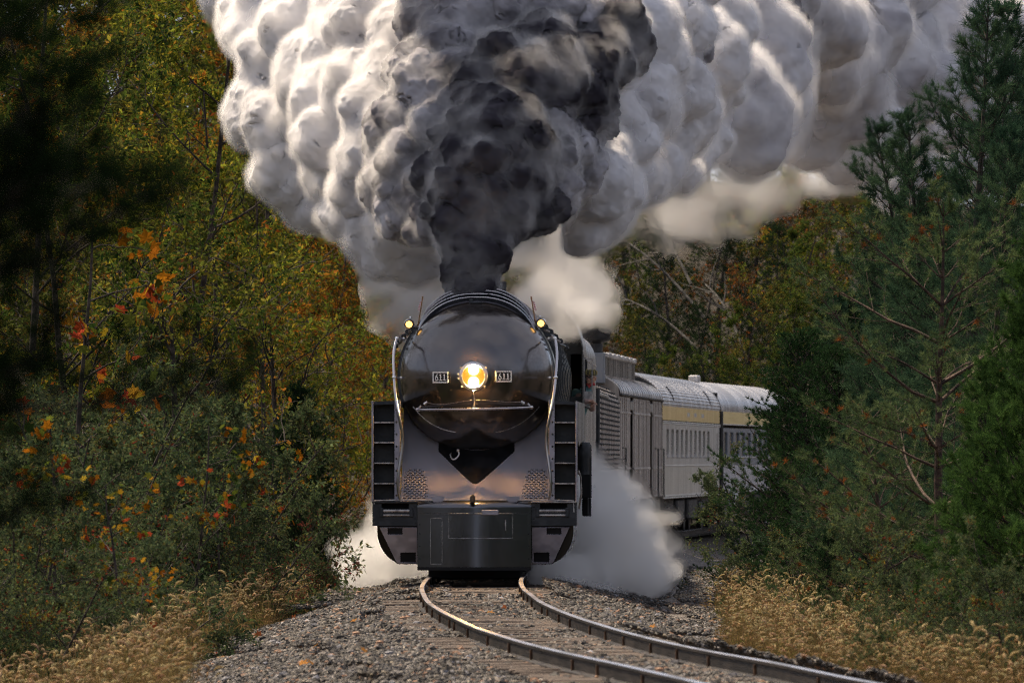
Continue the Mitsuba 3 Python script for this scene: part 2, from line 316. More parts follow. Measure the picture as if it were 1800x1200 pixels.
# headlight
hx, hz, hy = -.02, 3.245, .36
h = lp('headlight', lathe([(.235, .46), (.235, .415), (.225, .405), (.19, .40), (.178, .405), (.174, .42)], (hx, 0, hz), 'y', 48), 'steel', 30)
scene['lens_glow'] = {'type': 'twosided', 'bsdf': {'type': 'diffuse', 'reflectance': rgb(.02, .015, .01)}}
put(h + '__lens', lathe([(0, .372), (.1, .382), (.176, .408)], (hx, 0, hz), 'y', 40), 'lens_glow', M=LOCO, emitter={'type': 'area', 'radiance': rgb(.36, .115, .011)})
for dz in (.104, -.1):
    put(h + '__bulb', ball((hx + .004, .368, hz + dz), (.082, .05, .084), 3), 'lens_glow', M=LOCO, smooth=True, emitter={'type': 'area', 'radiance': rgb(260, 130, 34)})
for a in np.radians([35, 145, 172, 188, 222, 318]):
    put(h + '__bolt', cat(ball((hx + .255 * math.cos(a), .42, hz + .255 * math.sin(a)), .02, 1), box(hx + .235 * math.cos(a) - .012, hx + .235 * math.cos(a) + .012, .4, .44, hz + .25 * math.sin(a) - .012, hz + .25 * math.sin(a) + .012)), 'worn_edge', M=LOCO)
# number plates
def digits():
    one = Polygon([(0, 0), (.052, 0), (.052, .012), (.036, .012), (.036, .105), (.024, .105), (.004, .092), (.004, .082), (.018, .086), (.018, .012), (0, .012)])
    six = meshkit.text_mesh('6', .105, .006, bold=True); six.vertices[:, 0] = (six.vertices[:, 0] - six.vertices[:, 0].min()); six.vertices[:, 0] *= .056 / six.vertices[:, 0].max()
    g = [moved(six, 0, 0, 0)]
    for k in range(2):
        o = trimesh.creation.extrude_polygon(one, .006, engine='earcut'); g.append(moved(o, .068 + .064 * k, .001, 0))
    m = cat(g); v = m.vertices
    m.vertices = np.stack([v[:, 0] - v[:, 0].max() / 2, -v[:, 2], v[:, 1] - .053], 1); m.fix_normals(); return m
for cx, cz in ((-.553, 3.225), (.468, 3.24)):
    w, hh = .128, .088
    y = float(min(nose_y(cx + sx * w, cz + sz * hh) for sx in (-1, 1) for sz in (-1, 1))) - .012
    rz = math.atan2(float(nose_y(cx + .1, cz) - nose_y(cx - .1, cz)), .2) * .5
    M = LOCO @ mat4(cx, y, cz, rz)
    n = put(f'{L}__number_plate', box(-w, w, -.012, .05, -hh, hh, .006), 'plate_black', M=M)
    lab(n, 'black plate with a white border reading 611')
    for f in (box(-w, w, -.022, -.008, hh - .018, hh + .003, .003), box(-w, w, -.022, -.008, -hh - .003, -hh + .018, .003), box(-w - .003, -w + .017, -.0225, -.008, -hh - .002, hh + .002, .003), box(w - .017, w + .003, -.0225, -.008, -hh - .002, hh + .002, .003)):
        put(n + '__border', f, 'white_print', M=M)
    put(n + '__digits', moved(digits(), 0, -.0125, 0), 'white_print', M=M, smooth=False)
# curved grab rail across the nose
xs = np.linspace(-.945, .905, 33); zs = 2.705 + (xs + .945) * .02 - .012 * np.cos(xs * 1.6)
ys = np.array([float(nose_y(x, z)) for x, z in zip(xs, zs)]); ys = ys - .085 - .05 * (1 - np.abs(xs))
r = lp('nose_rail', tube(np.stack([xs, ys, zs], 1), .021, 10), 'steel')
for x, i in ((-.945, 0), (-.02, 16), (.905, -1)):
    put(r + '__end_ball', ball((xs[i], ys[i], zs[i]), .034 if x else .03, 2), 'chrome', M=LOCO, smooth=True)
    put(r + '__bracket', tube([(xs[i], ys[i], zs[i]), (xs[i] * .93, float(nose_y(xs[i] * .93, zs[i] + .07)) + .02, zs[i] + .07)], .016, 8), 'steel', M=LOCO)
for s, (x0, z0) in ((-1, (-.83, 2.79)), (1, (.79, 2.8))):
    put(r + '__socket', tube([(x0, float(nose_y(x0, z0)) - .05, z0), (x0 + s * -.05, float(nose_y(x0, z0 + .05)) - .03, z0 + .045)], [.03, .018], 8), 'chrome', M=LOCO)
cz = spline([(-.78, 0, 2.82), (-.6, 0, 2.79), (-.3, 0, 2.82), (0, 0, 2.855), (.35, 0, 2.84), (.74, 0, 2.83)], 30)
cz[:, 1] = [float(nose_y(a[0], a[2])) - .012 for a in cz]
lp('cable', tube(cz, .006, 5), 'rusty_grey')
lp('centre_post', tube([(-.02, .40, 3.0), (-.01, .44, 2.9), (0, .43, 2.72)], .014, 8), 'worn_edge')
for s in (-1, 1):      # raised seam low on the nose
    a = np.radians(np.linspace(205, 250, 20) if s < 0 else np.linspace(-25, -70, 20))
    rr = np.linspace(1.13, .95, 20); x, z = rr * np.cos(a), NZ + rr * np.sin(a)
    lp('nose_seam', tube(np.stack([x, nose_y(x, z) - .004, z], 1), .008, 5), 'worn_edge')
lp('hose_hook', cat(tube(spline([(-.40, .98, 2.0), (-.40, .9, 1.94), (-.36, .86, 1.9), (-.30, .86, 1.93), (-.285, .9, 2.03)], 16), .014, 8), ball((-.285, .9, 2.045), .03, 2)), 'steel')

# shroud that sweeps up from the deck under the nose
def shroud_y(x, z):
    t = np.clip((np.asarray(z) - 1.2) / 1.3, 0, 1.5)
    return .45 + 1.22 * t ** .8 + .10 * np.abs(x) ** 1.5 - .22 * np.exp(-(np.asarray(x) / .34) ** 2) * np.clip(1 - t, 0, 1)
sx, sz = np.meshgrid(np.linspace(-1.205, 1.205, 81), np.linspace(1.2, 2.86, 60), indexing='ij')
G = np.stack([sx, shroud_y(sx, sz), sz], -1)
sh = lp('shroud', slab(G, [0, .03, 0]), 'shroud_sheen_polished', 30)
for s in (-1, 1):      # grilles of staggered slots
    for k in range(17):
        z = 1.27 + k * .0288
        half = .20 * math.sqrt(max(0, 1 - ((z - 1.42) / .37) ** 2)) if z > 1.42 else .20
        for c in np.arange(-5, 6) * .078 + (.039 if k % 2 else 0):
            x = s * .985 + c
            if abs(c) > half or abs(x) > 1.17: continue
            y = float(shroud_y(x, z)); tl = math.atan2(float(shroud_y(x, z + .01)) - y, .01)
            put(sh + '__grille_slot', box(-.026, .026, -.008, .008, -.0075, .0075, .004), 'deep_black', M=LOCO @ mat4(x, y, z, rx=-tl), smooth=False)
# deck edge
lp('deck_edge', cat(box(-1.66, 1.66, .30, .52, 1.19, 1.215, .008)), 'frame_black')
lp('deck_rail', tube([(-1.62, .27, 1.18), (-1.62, .27, 1.235), (-1.3, .27, 1.243), (0, .2, 1.243), (1.3, .27, 1.243), (1.60, .27, 1.235), (1.605, .27, 1.05)], .013, 8), 'worn_edge')
for x in (-.59, .62):
    lp('deck_block', hull([(x - .07, .2, 1.21), (x + .07, .2, 1.21), (x - .11, .2, 1.30), (x + .11, .2, 1.30), (x - .07, .36, 1.21), (x + .07, .36, 1.21), (x - .11, .36, 1.30), (x + .11, .36, 1.30)]), 'grey_and_sky_sheen', smooth=False)
lp('coupler_horn', cat(tube([(-.02, .0, 1.16), (-.02, -.03, 1.2), (-.02, .02, 1.28), (-.02, .1, 1.32)], [.02, .04, .045, .02], 10), ball((-.02, -.05, 1.22), .022, 1)), 'deep_black')

# pilot: the bowed plate that covers the coupler
def pilot_y(x, z):
    ax = np.abs(x); z = np.asarray(z)
    top = np.clip((z - 1.12) / .11, 0, 1)
    return .02 + .24 * (np.sqrt(ax ** 2 + .2) - .447) / .576 + .10 * top ** 2.2 - .03 * (1.12 - np.minimum(z, 1.12))
px_, pz_ = np.meshgrid(np.linspace(-.92, .92, 81), np.unique(np.r_[np.linspace(.13, 1.1, 14), np.linspace(1.1, 1.23, 12)]), indexing='ij')
G = np.stack([px_, pilot_y(px_, pz_), pz_], -1)
pl = lp('pilot', slab(G, [0, .06, 0]), 'pilot_gloss', 40)
def patch(x0, x1, z0, z1, proud, c=.0, n=16):
    X, Z = np.meshgrid(np.linspace(x0, x1, n), np.linspace(z0, z1, 8), indexing='ij')
    Y = pilot_y(X, np.minimum(Z, 1.1)) - proud
    if c:      # rounded corners
        e = np.minimum(X - x0, x1 - X); k = np.clip(1 - e / c, 0, 1); zz = (Z - (z0 + z1) / 2); Z = (z0 + z1) / 2 + zz * (1 - k * k * c / (z1 - z0))
    return slab(np.stack([X, Y, Z], -1), [0, proud + .004, 0])
put(pl + '__coupler_door', patch(-.40, .62, .63, 1.02, .014, .07, 24), 'pilot_gloss', M=LOCO, smooth=40)
def on_pilot(x, z, off): return LOCO @ mat4(x, float(pilot_y(x, z)) - off, z, math.atan2(float(pilot_y(x + .05, z) - pilot_y(x - .05, z)), .1))
put(pl + '__door_latch', box(-.14, .14, -.012, .012, -.043, .043, .012), 'grey_and_sky_sheen', M=on_pilot(.26, 1.045, .028))
def outline(x0, x1, z0, z1, r=.0045):
    P = [(x, z0) for x in np.linspace(x0, x1, 14)] + [(x1, z) for z in np.linspace(z0, z1, 5)[1:]] + [(x, z1) for x in np.linspace(x1, x0, 14)[1:]] + [(x0, z) for z in np.linspace(z1, z0, 5)[1:]]
    return tube([(x, float(pilot_y(x, z)) - .013, z) for x, z in P], r, 5, False)
put(pl + '__door_edge', outline(-.405, .625, .625, 1.025), 'worn_edge', M=LOCO)
put(pl + '__door_edge', outline(-.705, -.515, .215, .955), 'worn_edge', M=LOCO)
put(pl + '__seam', tube([(x, float(pilot_y(x, 1.03)) - .003, 1.03) for x in np.linspace(-.9, .9, 20)], .004, 5), 'frame_black', M=LOCO)
for q in (.3, .5, .7, .85):
    for s in (-1, 1): put(pl + '__bolt', ball((s * .88, float(pilot_y(.88, q)) - .003, q), (.013, .009, .013), 1), 'frame_black', M=LOCO, smooth=True)
# dark V laid on the shroud: the nose reflection painted in black
cx_, cz_ = np.meshgrid(np.linspace(-.62, .62, 41), np.linspace(0, 1, 16), indexing='ij')
zlo = 1.50 + .95 * (np.sqrt(cx_ ** 2 + .004) - .063); zhi = NZ - np.sqrt(1.235 ** 2 - cx_ ** 2) + .05
cz_ = np.minimum(zlo, zhi - .004) * (1 - cz_) + zhi * cz_
lp('chin_plate', slab(np.stack([cx_, shroud_y(cx_, cz_) - .014, cz_], -1), [0, .02, 0]), 'pilot_black', 35)
put(pl + '__door_handle', tube([(0, .02, .08), (0, -.012, .08), (0, -.012, -.08), (0, .02, -.08)], .011, 8), 'worn_edge', M=on_pilot(.505, .84, .02))
put(pl + '__side_door', patch(-.70, -.52, .22, .95, .012, .03), 'pilot_gloss', M=LOCO, smooth=40)
put(pl + '__bottom_lip', slab(np.stack([px_[:, :2], pilot_y(px_[:, :2], .2) - .012, np.stack([px_[:, 0] * 0 + .11, px_[:, 0] * 0 + .165], 1)], -1), [0, .05, 0]), 'deep_black', M=LOCO)
put(f'{L}__front_truck_frame', cat(box(-.76, .76, .7, 1.3, -.08 + .04, .4, .03)), 'deep_black', M=LOCO)
lp('undercarriage', cat(box(-.62, .62, 1.2, 13, .25, .9, .03), box(-1.1, 1.1, 2.2, 13, .9, 1.35, .03)), 'deep_black')

# step boxes, lower plates and ladders of steps on both sides
bx = extrude(rect2(-1.65, .83, -.925, 1.20).difference(rect2(-1.50, 1.105, -1.06, 1.185)), .30, .62)
lowp = Polygon([(-1.535, .805), (-.93, .805), (-.93, .185), (-1.24, .185), (-1.275, .215)]).difference(rect2(-1.405, .68, -1.165, .80)).difference(rect2(-1.205, .20, -.955, .375))
for s in (-1, 1):
    f = (lambda m: m) if s < 0 else mirror
    g = lp('step_box', f(bx), 'frame_black', smooth=False)
    lp('step_recess', f(box(-1.52, -1.04, .45, .6, 1.09, 1.19)), 'deep_black')
    for z, rr in ((1.07, .022), (1.0, .017)):
        put(g + '__rung', f(tube([(-1.47, .27, z), (-1.05, .27, z)], rr, 10)), 'worn_edge', M=LOCO)
    put(g + '__rung_bracket', f(cat([box(x - .03, x + .03, .25, .31, .97, 1.12, .012) for x in (-1.5, -1.02)])), 'frame_black', M=LOCO)
    put(g + '__top_lip', f(box(-1.66, -.92, .24, .62, 1.2, 1.222, .006)), 'worn_edge' if s > 0 else 'frame_black', M=LOCO)
    put(g + '__bolt', f(cat([ball((x, .29, z), .014, 1) for x in (-1.62, -.96) for z in (.87, .95, 1.14)])), 'frame_black', M=LOCO)
    p = extrude(lowp, -.012, .012); tilt = trimesh.transformations.rotation_matrix(.35, [1, 0, 0], [0, 0, .8])
    p.apply_transform(tilt); p.apply_translation([0, .32, 0])
    pk = lp('step_plate', f(p), 'grey_and_sky_sheen', smooth=False)
    back = box(-1.5, -.94, .05, .25, .2, .8); bp = extrude(Polygon([(-1.55, .84), (-.925, .84), (-.925, .165), (-1.25, .165), (-1.29, .2)]), .014, .05); bp.apply_transform(tilt); bp.apply_translation([0, .33, 0])
    put(pk + '__rim', f(bp), 'deep_black', M=LOCO, smooth=False)
    # cylinder casing behind the plate
    t = np.radians(np.linspace(180, 290, 24)); c = np.stack([-1.12 + .47 * np.cos(t), .75 + .55 * np.sin(t)], 1)
    cyl = extrude(Polygon([(-1.6, 1.2), *map(tuple, c), (-.9, .3), (-.9, 1.2)]), .75, 3.2)
    lp('cylinder_casing', f(cyl), 'gloss_black', smooth=40)
    # ladder
    ld = lp('step_column', f(cat(box(-1.645, -1.29, .62, .66, 1.2, 2.82), box(-1.66, -1.625, .32, .66, 1.215, 2.84, .006))), 'cab_black', smooth=False)
    put(ld + '__front_flange', f(box(-1.295, -1.2, .325, .35, 1.215, 2.86, .006)), 'grey_and_sky_sheen', M=LOCO)
    put(ld + '__outer_flange', f(box(-1.665, -1.635, .30, .325, 1.215, 2.84, .005)), 'grey_and_sky_sheen', M=LOCO)
    put(ld + '__flange_side', f(box(-1.3, -1.285, .35, .64, 1.215, 2.84)), 'cab_black', M=LOCO)
    for z in (2.50, 2.175, 1.845, 1.515):
        put(ld + '__step_tread', f(box(-1.625, -1.3, .34, .62, z - .018, z, .004)), 'frame_black', M=LOCO)
        put(ld + '__tread_nosing', f(box(-1.622, -1.302, .325, .34, z - .016, z + .005, .004)), 'worn_edge', M=LOCO)
    put(ld + '__cap', f(hull([(-1.65, .33, 2.78), (-1.29, .33, 2.79), (-1.65, .62, 2.80), (-1.29, .62, 2.81), (-1.65, .33, 2.83), (-1.29, .33, 2.85), (-1.65, .62, 2.83), (-1.29, .62, 2.85)])), 'frame_black', M=LOCO, smooth=False)
    for z in np.linspace(1.32, 2.7, 8):
        put(ld + '__rivet', f(ball((-1.262, .322, z), (.018, .012, .018), 1)), 'frame_black', M=LOCO, smooth=True)
    # the side skirt runs back from the ladder
    sk = f(slab(np.stack([np.stack([np.full(9, -1.65), np.linspace(.62, 7.2, 9), np.full(9, 2.84)], -1), np.stack([np.full(9, -1.66), np.linspace(.62, 7.2, 9), 2.16 + .05 * np.sin(np.arange(9) * 2.2)], -1)]), [.02, 0, 0]))
    lp('side_skirt', sk, 'weathered_silver', smooth=False)
    lp('running_board', f(box(-1.64, -1.2, .62, 13, 2.80, 2.83)), 'frame_black')
    # hand rail up the shroud and nose
    hp = [(-1.19, .28, 1.23), (-1.18, .28, 2.0), (-1.165, .29, 2.26), (-1.235, .27, 2.68), (-1.285, .36, 3.0), (-1.31, .5, 3.3), (-1.32, .75, 3.65), (-1.28, .95, 3.86), (-1.2, 1.2, 3.84)]
    hr = lp('hand_rail', f(tube(spline(hp, 40), .0235, 10)), 'steel')
    for q in ((-1.305, .46, 3.22), (-1.28, .95, 3.86)):
        put(hr + '__clamp', f(cat(ball(q, .04, 1), tube([q, (q[0] + .14, q[1] + .5, q[2] - .0)], .014, 6), ball((q[0] + .1, q[1] + .3, q[2]), .028, 1))), 'chrome', M=LOCO)
    # cooling coils beside the boiler top
    for k in range(5):
        lp('coil_pipe', f(tube([(-1.03 - .075 * k, 1.75 + .0 * k, 4.08 - .075 * k), (-1.10 - .075 * k, 3.6, 4.06 - .075 * k), (-1.14 - .075 * k, 3.68, 4.03 - .075 * k)], .024, 8)), 'rusty_grey' if k % 2 else 'frame_black')
        lp('coil_flange', f(lathe([(0, 2.6 + .22 * k), (.045, 2.6 + .22 * k), (.045, 2.66 + .22 * k), (0, 2.66 + .22 * k)], (-1.1 - .075 * k, 0, 4.07 - .075 * k), 'y', 12)), 'frame_black')
    # marker lamp
    c = (-1.105, 1.62, 4.11) if s < 0 else (-1.045, 1.62, 4.125)
    ml = lp('marker_lamp', f(cat(ball(c, (.085, .1, .085), 3), tube([(c[0] + .05, c[1], c[2] - .03), (c[0] + .17, c[1] + .05, c[2] - .06), (c[0] + .2, c[1] + .1, c[2] - .15)], .022, 8), tube([(c[0] + .02, c[1] + .02, c[2] + .06), (c[0] + .02, c[1] + .02, c[2] + .12)], .02, 8))), 'chrome', smooth=True)
    put(ml + '__bezel', f(lathe([(.075, -.06), (.075, -.095), (.062, -.105), (.055, -.09)], (c[0], c[1], c[2] - .012), 'y', 24)), 'frame_black', M=LOCO)
    put(ml + '__lens', f(lathe([(0, -.10), (.035, -.098), (.058, -.085)], (c[0], c[1], c[2] - .012), 'y', 24)), 'lens_glow', M=LOCO, emitter={'type': 'area', 'radiance': rgb(.9, .48, .12)})
    # flag
    p0, p1 = np.array([-.965, 1.66, 4.06]), np.array([-.885, 1.60, 4.54])
    fk = lab(put('small_flag', f(tube([p0, p1], .011, 6)), 'wood_pole', M=LOCO), ('small red and white striped flag on a stick at the left of the casing front', 'small red and white striped flag on a stick at the right of the casing front')[s > 0], 'flag', 'flags on the locomotive front')
    gx2, gz2 = np.meshgrid(np.linspace(0, 1, 8), np.linspace(0, 1, 10), indexing='ij')
    FG = np.stack([p1[0] - .015 - gx2 * .03 - .045 * gz2, p1[1] + .1 * gx2 + .02 * np.sin(gx2 * 6), p1[2] - .05 - .17 * gz2 - .01 * gx2], -1)
    fm = f(sheet(FG)); uvv = np.stack([gz2.ravel(), gx2.ravel()], -1)
    put(fk + '__cloth', fm, 'flag_cloth', True, M=LOCO, uv=uvv)
    put(fk + '__finial', f(ball(p1, .016, 1)), 'wood_pole', M=LOCO)
lp('bell_cord', cat(tube([(1.02, 1.9, 4.02), (1.02, 1.9, 3.9)], .008, 6), tube([(.96, 1.9, 3.89), (1.09, 1.9, 3.89)], .022, 8)), 'deep_black')
# valve gear seen past the right ladder, and steps
lp('air_pump', cat(lathe([(0, 2.2), (.11, 2.18), (.13, 2.1), (.13, 1.95), (.1, 1.9), (.1, 1.65)], (1.68, 4.5, 0), 'z', 20)), 'frame_black')
lp('valve_gear', cat(box(1.62, 1.80, 5.0, 5.4, 1.25, 2.15, .02)), 'deep_black')
lp('steam_pipe', tube([(1.67, .7, 1.72), (1.71, .72, 1.62), (1.72, .75, 1.35), (1.68, .8, 1.1)], .015, 8), 'worn_edge')
lp('reach_rod', tube([(1.78, 5.2, 1.25), (1.78, 5.2, .95)], .02, 6), 'frame_black')
lp('rod_bracket', box(1.64, 1.75, 5.4, 6.2, .95, 1.25, .02), 'deep_black')
for z in (.62, .36):
    lp('cab_step', box(1.5, 1.78, 12.2, 12.5, z, z + .03), 'rusty_grey')
lp('driving_wheel', cat([cat(lathe([(.0, -.07), (.75, -.07), (.89, -.06), (.89, .06), (.75, .07), (0, .07)], (s * .74, y, .89), 'x', 40)) for y in (4.6, 6.5, 8.4, 10.3) for s in (-1, 1)][:1]), 'underframe')
for y in (4.6, 6.5, 8.4, 10.3):
    for s in (-1, 1):
        if (y, s) != (4.6, -1):
            lp('driving_wheel', lathe([(.0, -.07), (.75, -.07), (.89, -.06), (.89, .06), (.75, .07), (0, .07)], (s * .74, y, .89), 'x', 40), 'underframe')
# cab
def cab_arch(hw, top, eave, y, n=25):
    t = np.linspace(0, PI / 2, n); r = .85
    right = np.stack([hw - r + r * np.cos(t), np.full(n, y), eave + (top - eave) * np.sin(t)], -1)
    left = right[::-1] * [-1, 1, 1]
    return np.vstack([[[hw, y, 1.3]], right, left, [[-hw, y, 1.3]]])
cab = lp('cab', slab(np.stack([cab_arch(1.5, 4.72, 3.75, 13.2), cab_arch(1.5, 4.72, 3.75, 13.75)]), [0, 0, -.02]), 'cab_black', 30)
fa = cab_arch(1.49, 4.71, 3.75, 13.5); fp = Polygon(fa[:, [0, 2]])
front = fp.difference(rect2(1.02, 3.12, 1.24, 3.38)).difference(rect2(1.28, 3.0, 1.47, 3.75))
put(cab + '__front_wall', extrude(front, 13.5, 13.53), 'cab_black', M=LOCO, smooth=False)
put(cab + '__front_window', box(1.03, 1.23, 13.51, 13.52, 3.37, 3.62), 'coach_pale', M=LOCO)
put(cab + '__front_door', box(1.03, 1.22, 13.45, 13.47, 2.9, 3.2), 'rusty_grey', M=LOCO)
roof = cab_arch(1.5, 4.72, 3.75, 0)
put(cab + '__roof', slab(np.stack([cab_arch(1.5, 4.72, 3.75, 13.75)[1:-1], cab_arch(1.5, 4.72, 3.75, 16.6)[1:-1]]), [0, 0, -.03]), 'tender_side', M=LOCO)
for s in (-1, 1):
    side = rect2(13.75, 1.3, 16.6, 3.75).difference(rect2(14.1, 2.85, 15.4, 3.65))
    put(cab + '__side_wall', extrude(side, s * 1.5 - .015, s * 1.5 + .015, 'x'), 'tender_side', M=LOCO, smooth=False)
    wf = put(cab + '__side_window', extrude(rect2(14.06, 2.81, 15.44, 3.69).difference(rect2(14.11, 2.86, 15.39, 3.64)), s * 1.52 - .02, s * 1.52 + .02, 'x'), 'frame_black', M=LOCO, smooth=False)
    put(wf + '__wind_board', cat(extrude(rect2(1.5, 2.86, 1.66, 3.68).difference(rect2(1.52, 3.1, 1.64, 3.66)), 14.0, 14.02) if s > 0 else extrude(rect2(-1.66, 2.86, -1.5, 3.68).difference(rect2(-1.64, 3.1, -1.52, 3.66)), 14.0, 14.02)), 'worn_edge', M=LOCO, smooth=False)
    put(wf + '__arm_rest', box(s * 1.47, s * 1.66, 14.2, 15.2, 2.80, 2.85, .01), 'grey_and_sky_sheen', M=LOCO)
put(cab + '__back_wall', box(-1.45, 1.45, 16.3, 16.33, 1.3, 3.9), 'deep_black', M=LOCO)
# ------------------------------------------------------------------ the train behind the engine
def car_frame(X0, d0, X1, d1, hw):
    m = math.atan((X1 - X0) / (d1 - d0)); ln = math.hypot(X1 - X0, d1 - d0)
    return mat4(X0 - hw * math.cos(m), d0 + hw * math.sin(m), 0, -m), ln
def section(hw, eave, top, r, n=14, p=2.0):
    """Right half of a roof, from the eave to the ridge."""
    t = np.linspace(0, PI / 2, n)
    return np.stack([hw * np.cos(t) ** (2 / p), eave + (top - eave) * np.sin(t) ** (2 / p)], -1)
def roof_mesh(hw, eave, top, ln, y0=0.0, p=2.4, n=22, thick=.04):
    s = section(hw, eave, top, 0, n, p); full = np.vstack([s, s[-2::-1] * [-1, 1]])
    G = np.stack([np.stack([full[:, 0], np.full(len(full), y), full[:, 1]], -1) for y in (y0, y0 + ln)])
    return slab(G, [0, 0, -thick])
def end_wall(hw, z0, eave, top, y, p=2.4, n=22):
    s = section(hw, eave, top, 0, n, p); full = np.vstack([[[hw, z0]], s, s[-2::-1] * [-1, 1], [[-hw, z0]]])
    return extrude(Polygon(full), y, y + .04)
def wheelset(y): return cat([lathe([(0, -.06), (.40, -.06), (.45, -.065), (.45, .06), (0, .06)], (s * .75, y, .45), 'x', 28) for s in (-1, 1)] + [tube([(-.8, y, .45), (.8, y, .45)], .08, 10)])
def bogie(key, y, M, wheels=2):
    b = put(f'{key}__bogie', cat(*[box(s * 1.0 - .06, s * 1.0 + .06, y - 1.5, y + 1.5, .52, .70, .03) for s in (-1, 1)], *[box(s * 1.05 - .09, s * 1.05 + .09, y + q - .2, y + q + .2, .3, .62, .04) for s in (-1, 1) for q in (-1.2, 1.2)], box(-1, 1, y - .25, y + .25, .5, .75, .03), *[lathe([(.12, -.2), (.12, .2)], (s * 1.06, y + q, .62), 'z', 14) for s in (-1, 1) for q in (-.4, .4)]), 'underframe', M=M, smooth=False)
    for q in (-1.2, 1.2):
        put(b + '__wheelset', wheelset(y + q), 'underframe', M=M)
def side_plank(hw, y0, y1, z0, z1, s=1, t=.03): return box(s * hw - t, s * hw + (0 if s > 0 else 0) + t * 0, y0, y1, z0, z1) if s > 0 else box(-hw, -hw + t, y0, y1, z0, z1)

# tender
hw = 1.5
M, ln = car_frame(1.28, 166.7, 1.62, 179.6, hw)
k = lab('coal_tender', 'grey streaked tender with a rounded top coupled behind the cab', 'tender')
put(k + '__body', cat(roof_mesh(hw, 3.72, 4.55, ln), end_wall(hw, .9, 3.72, 4.55, .01), end_wall(hw, .9, 3.72, 4.55, ln - .05), box(hw - .03, hw, 0, ln, .9, 3.72), box(-hw, -hw + .03, 0, ln, .9, 3.72)), 'tender_side', M=M)
put(k + '__frame', box(-1.2, 1.2, 0, ln, .6, .9), 'underframe', M=M)
for z in (3.68, 2.05):
    put(k + '__side_bead', box(hw - .005, hw + .02, .1, ln - .1, z, z + .03, .008), 'worn_edge', M=M)
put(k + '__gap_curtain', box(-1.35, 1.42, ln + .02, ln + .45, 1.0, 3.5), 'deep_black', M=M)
bogie(k, 2.6, M); bogie(k, ln - 2.6, M)
# auxiliary water tender with its rows of rivets
hw = 1.5
M, ln = car_frame(1.68, 180.3, 2.33, 202.2, hw)
k = lab('water_tender', 'rusty grey tank car with rows of rivets behind the tender', 'tank car')
put(k + '__body', cat(roof_mesh(hw, 3.05, 3.66, ln, p=2.2), end_wall(hw, .9, 3.05, 3.66, .01, 2.2), end_wall(hw, .9, 3.05, 3.66, ln - .05, 2.2), box(hw - .03, hw, 0, ln, .9, 3.05), box(-hw, -hw + .03, 0, ln, .9, 3.05)), 'rusty_grey', M=M)
put(k + '__end_sheet', box(-1.46, 1.46, -.1, -.02, .9, 3.1, .01), 'cab_black', M=M)
put(k + '__corner_post', box(hw - .10, hw + .02, -.06, .25, .9, 3.3, .02), 'cab_black', M=M)
for y in (3.2, 9.2, 15.3):
    put(k + '__panel_seam', box(hw - .005, hw + .012, y, y + .12, .95, 3.05), 'rusty_grey', M=M)
put(k + '__top_rail', box(hw - .1, hw + .03, .2, 9.0, 3.12, 3.2, .02), 'weathered_silver', M=M)
rv = []
for z in np.arange(1.0, 3.5, .1):
    for y in np.arange(.8, ln - .3, 2.1):
        x, zz, a = hw, z, 0
        if z > 3.05:
            s = math.asin(min(1, (z - 3.05) / .61) ** 1.1); x = hw * math.cos(s) ** (2 / 2.2)
        rv.append(box(x - .03, x + .05, y - .45, y + .45, z - .017, z + .017))
lab(put(k + '__rivet_row', cat(rv), 'cab_black', M=M, smooth=False), kind='stuff')
put(k + '__frame', box(-1.2, 1.2, 0, ln, .55, .9), 'underframe', M=M)
bogie(k, 3, M); bogie(k, ln - 3, M)

# baggage car with the raised box on its roof
hw = 1.5
M, ln = car_frame(2.34, 203.0, 3.61, 225.0, hw)
k = lab('baggage_car', 'silver grey baggage car with two dark doorways and a raised box on its roof', 'baggage car')
put(k + '__roof', roof_mesh(hw + .03, 3.33, 3.86, ln, p=2.3), 'roof_silver', M=M, smooth=25)
for y in np.arange(.3, ln, 1.2):
    s = section(hw + .03, 3.33, 3.86, 0, 16, 2.3); full = np.vstack([s, s[-2::-1] * [-1, 1]])
    put(k + '__roof_seam', tube(np.stack([full[:, 0], np.full(len(full), y), full[:, 1]], -1), .016, 6), 'weathered_silver', M=M)
put(k + '__gutter', box(hw + .0, hw + .07, 0, ln, 3.28, 3.345, .02), 'underframe', M=M)
for y0, y1 in ((5.35, 6.95), (15.5, 17.1)):
    put(k + '__doorway', box(hw - .3, hw - .15, y0 - .2, y1 + .2, .98, 3.25), 'deep_black', M=M)
    put(k + '__transom', box(hw - .02, hw + .005, y0, y1, 3.0, 3.2, .01), 'weathered_silver', M=M)
put(k + '__door_leaf', box(hw - .14, hw - .10, 16.2, 17.1, 1.0, 2.75), 'coach_blue', M=M)
n = 24
edges = [0, 1.3, 2.6, 3.9, 5.3, 7.0, 8.4, 9.8, 11.2, 12.6, 14.0, 15.45, 17.15, 18.4, 19.6, 20.8, ln]
for a, b in zip(edges[:-1], edges[1:]):
    if abs(a - 5.3) < .1 or abs(a - 15.45) < .1: continue
    put(k + '__side_panel', box(hw - .03, hw + RNG.uniform(0, .008), a + .012, b - .012, 1.0, 3.3, .008), 'baggage_grey', M=M, smooth=False)
put(k + '__inner_wall', cat(box(hw - .4, hw - .34, 0, ln, .95, 3.3), box(-hw, -hw + .03, 0, ln, .95, 3.3), end_wall(hw, .95, 3.33, 3.85, .0, 2.3), end_wall(hw, .95, 3.33, 3.85, ln - .05, 2.3)), 'baggage_grey', M=M, smooth=False)
for z in (2.9, 1.66, 1.0):
    for a, b in ((0, 5.3), (7, 15.45), (17.15, ln)):
        put(k + '__belt_rail', box(hw, hw + .03, a, b, z, z + .05, .01), 'baggage_grey', M=M)
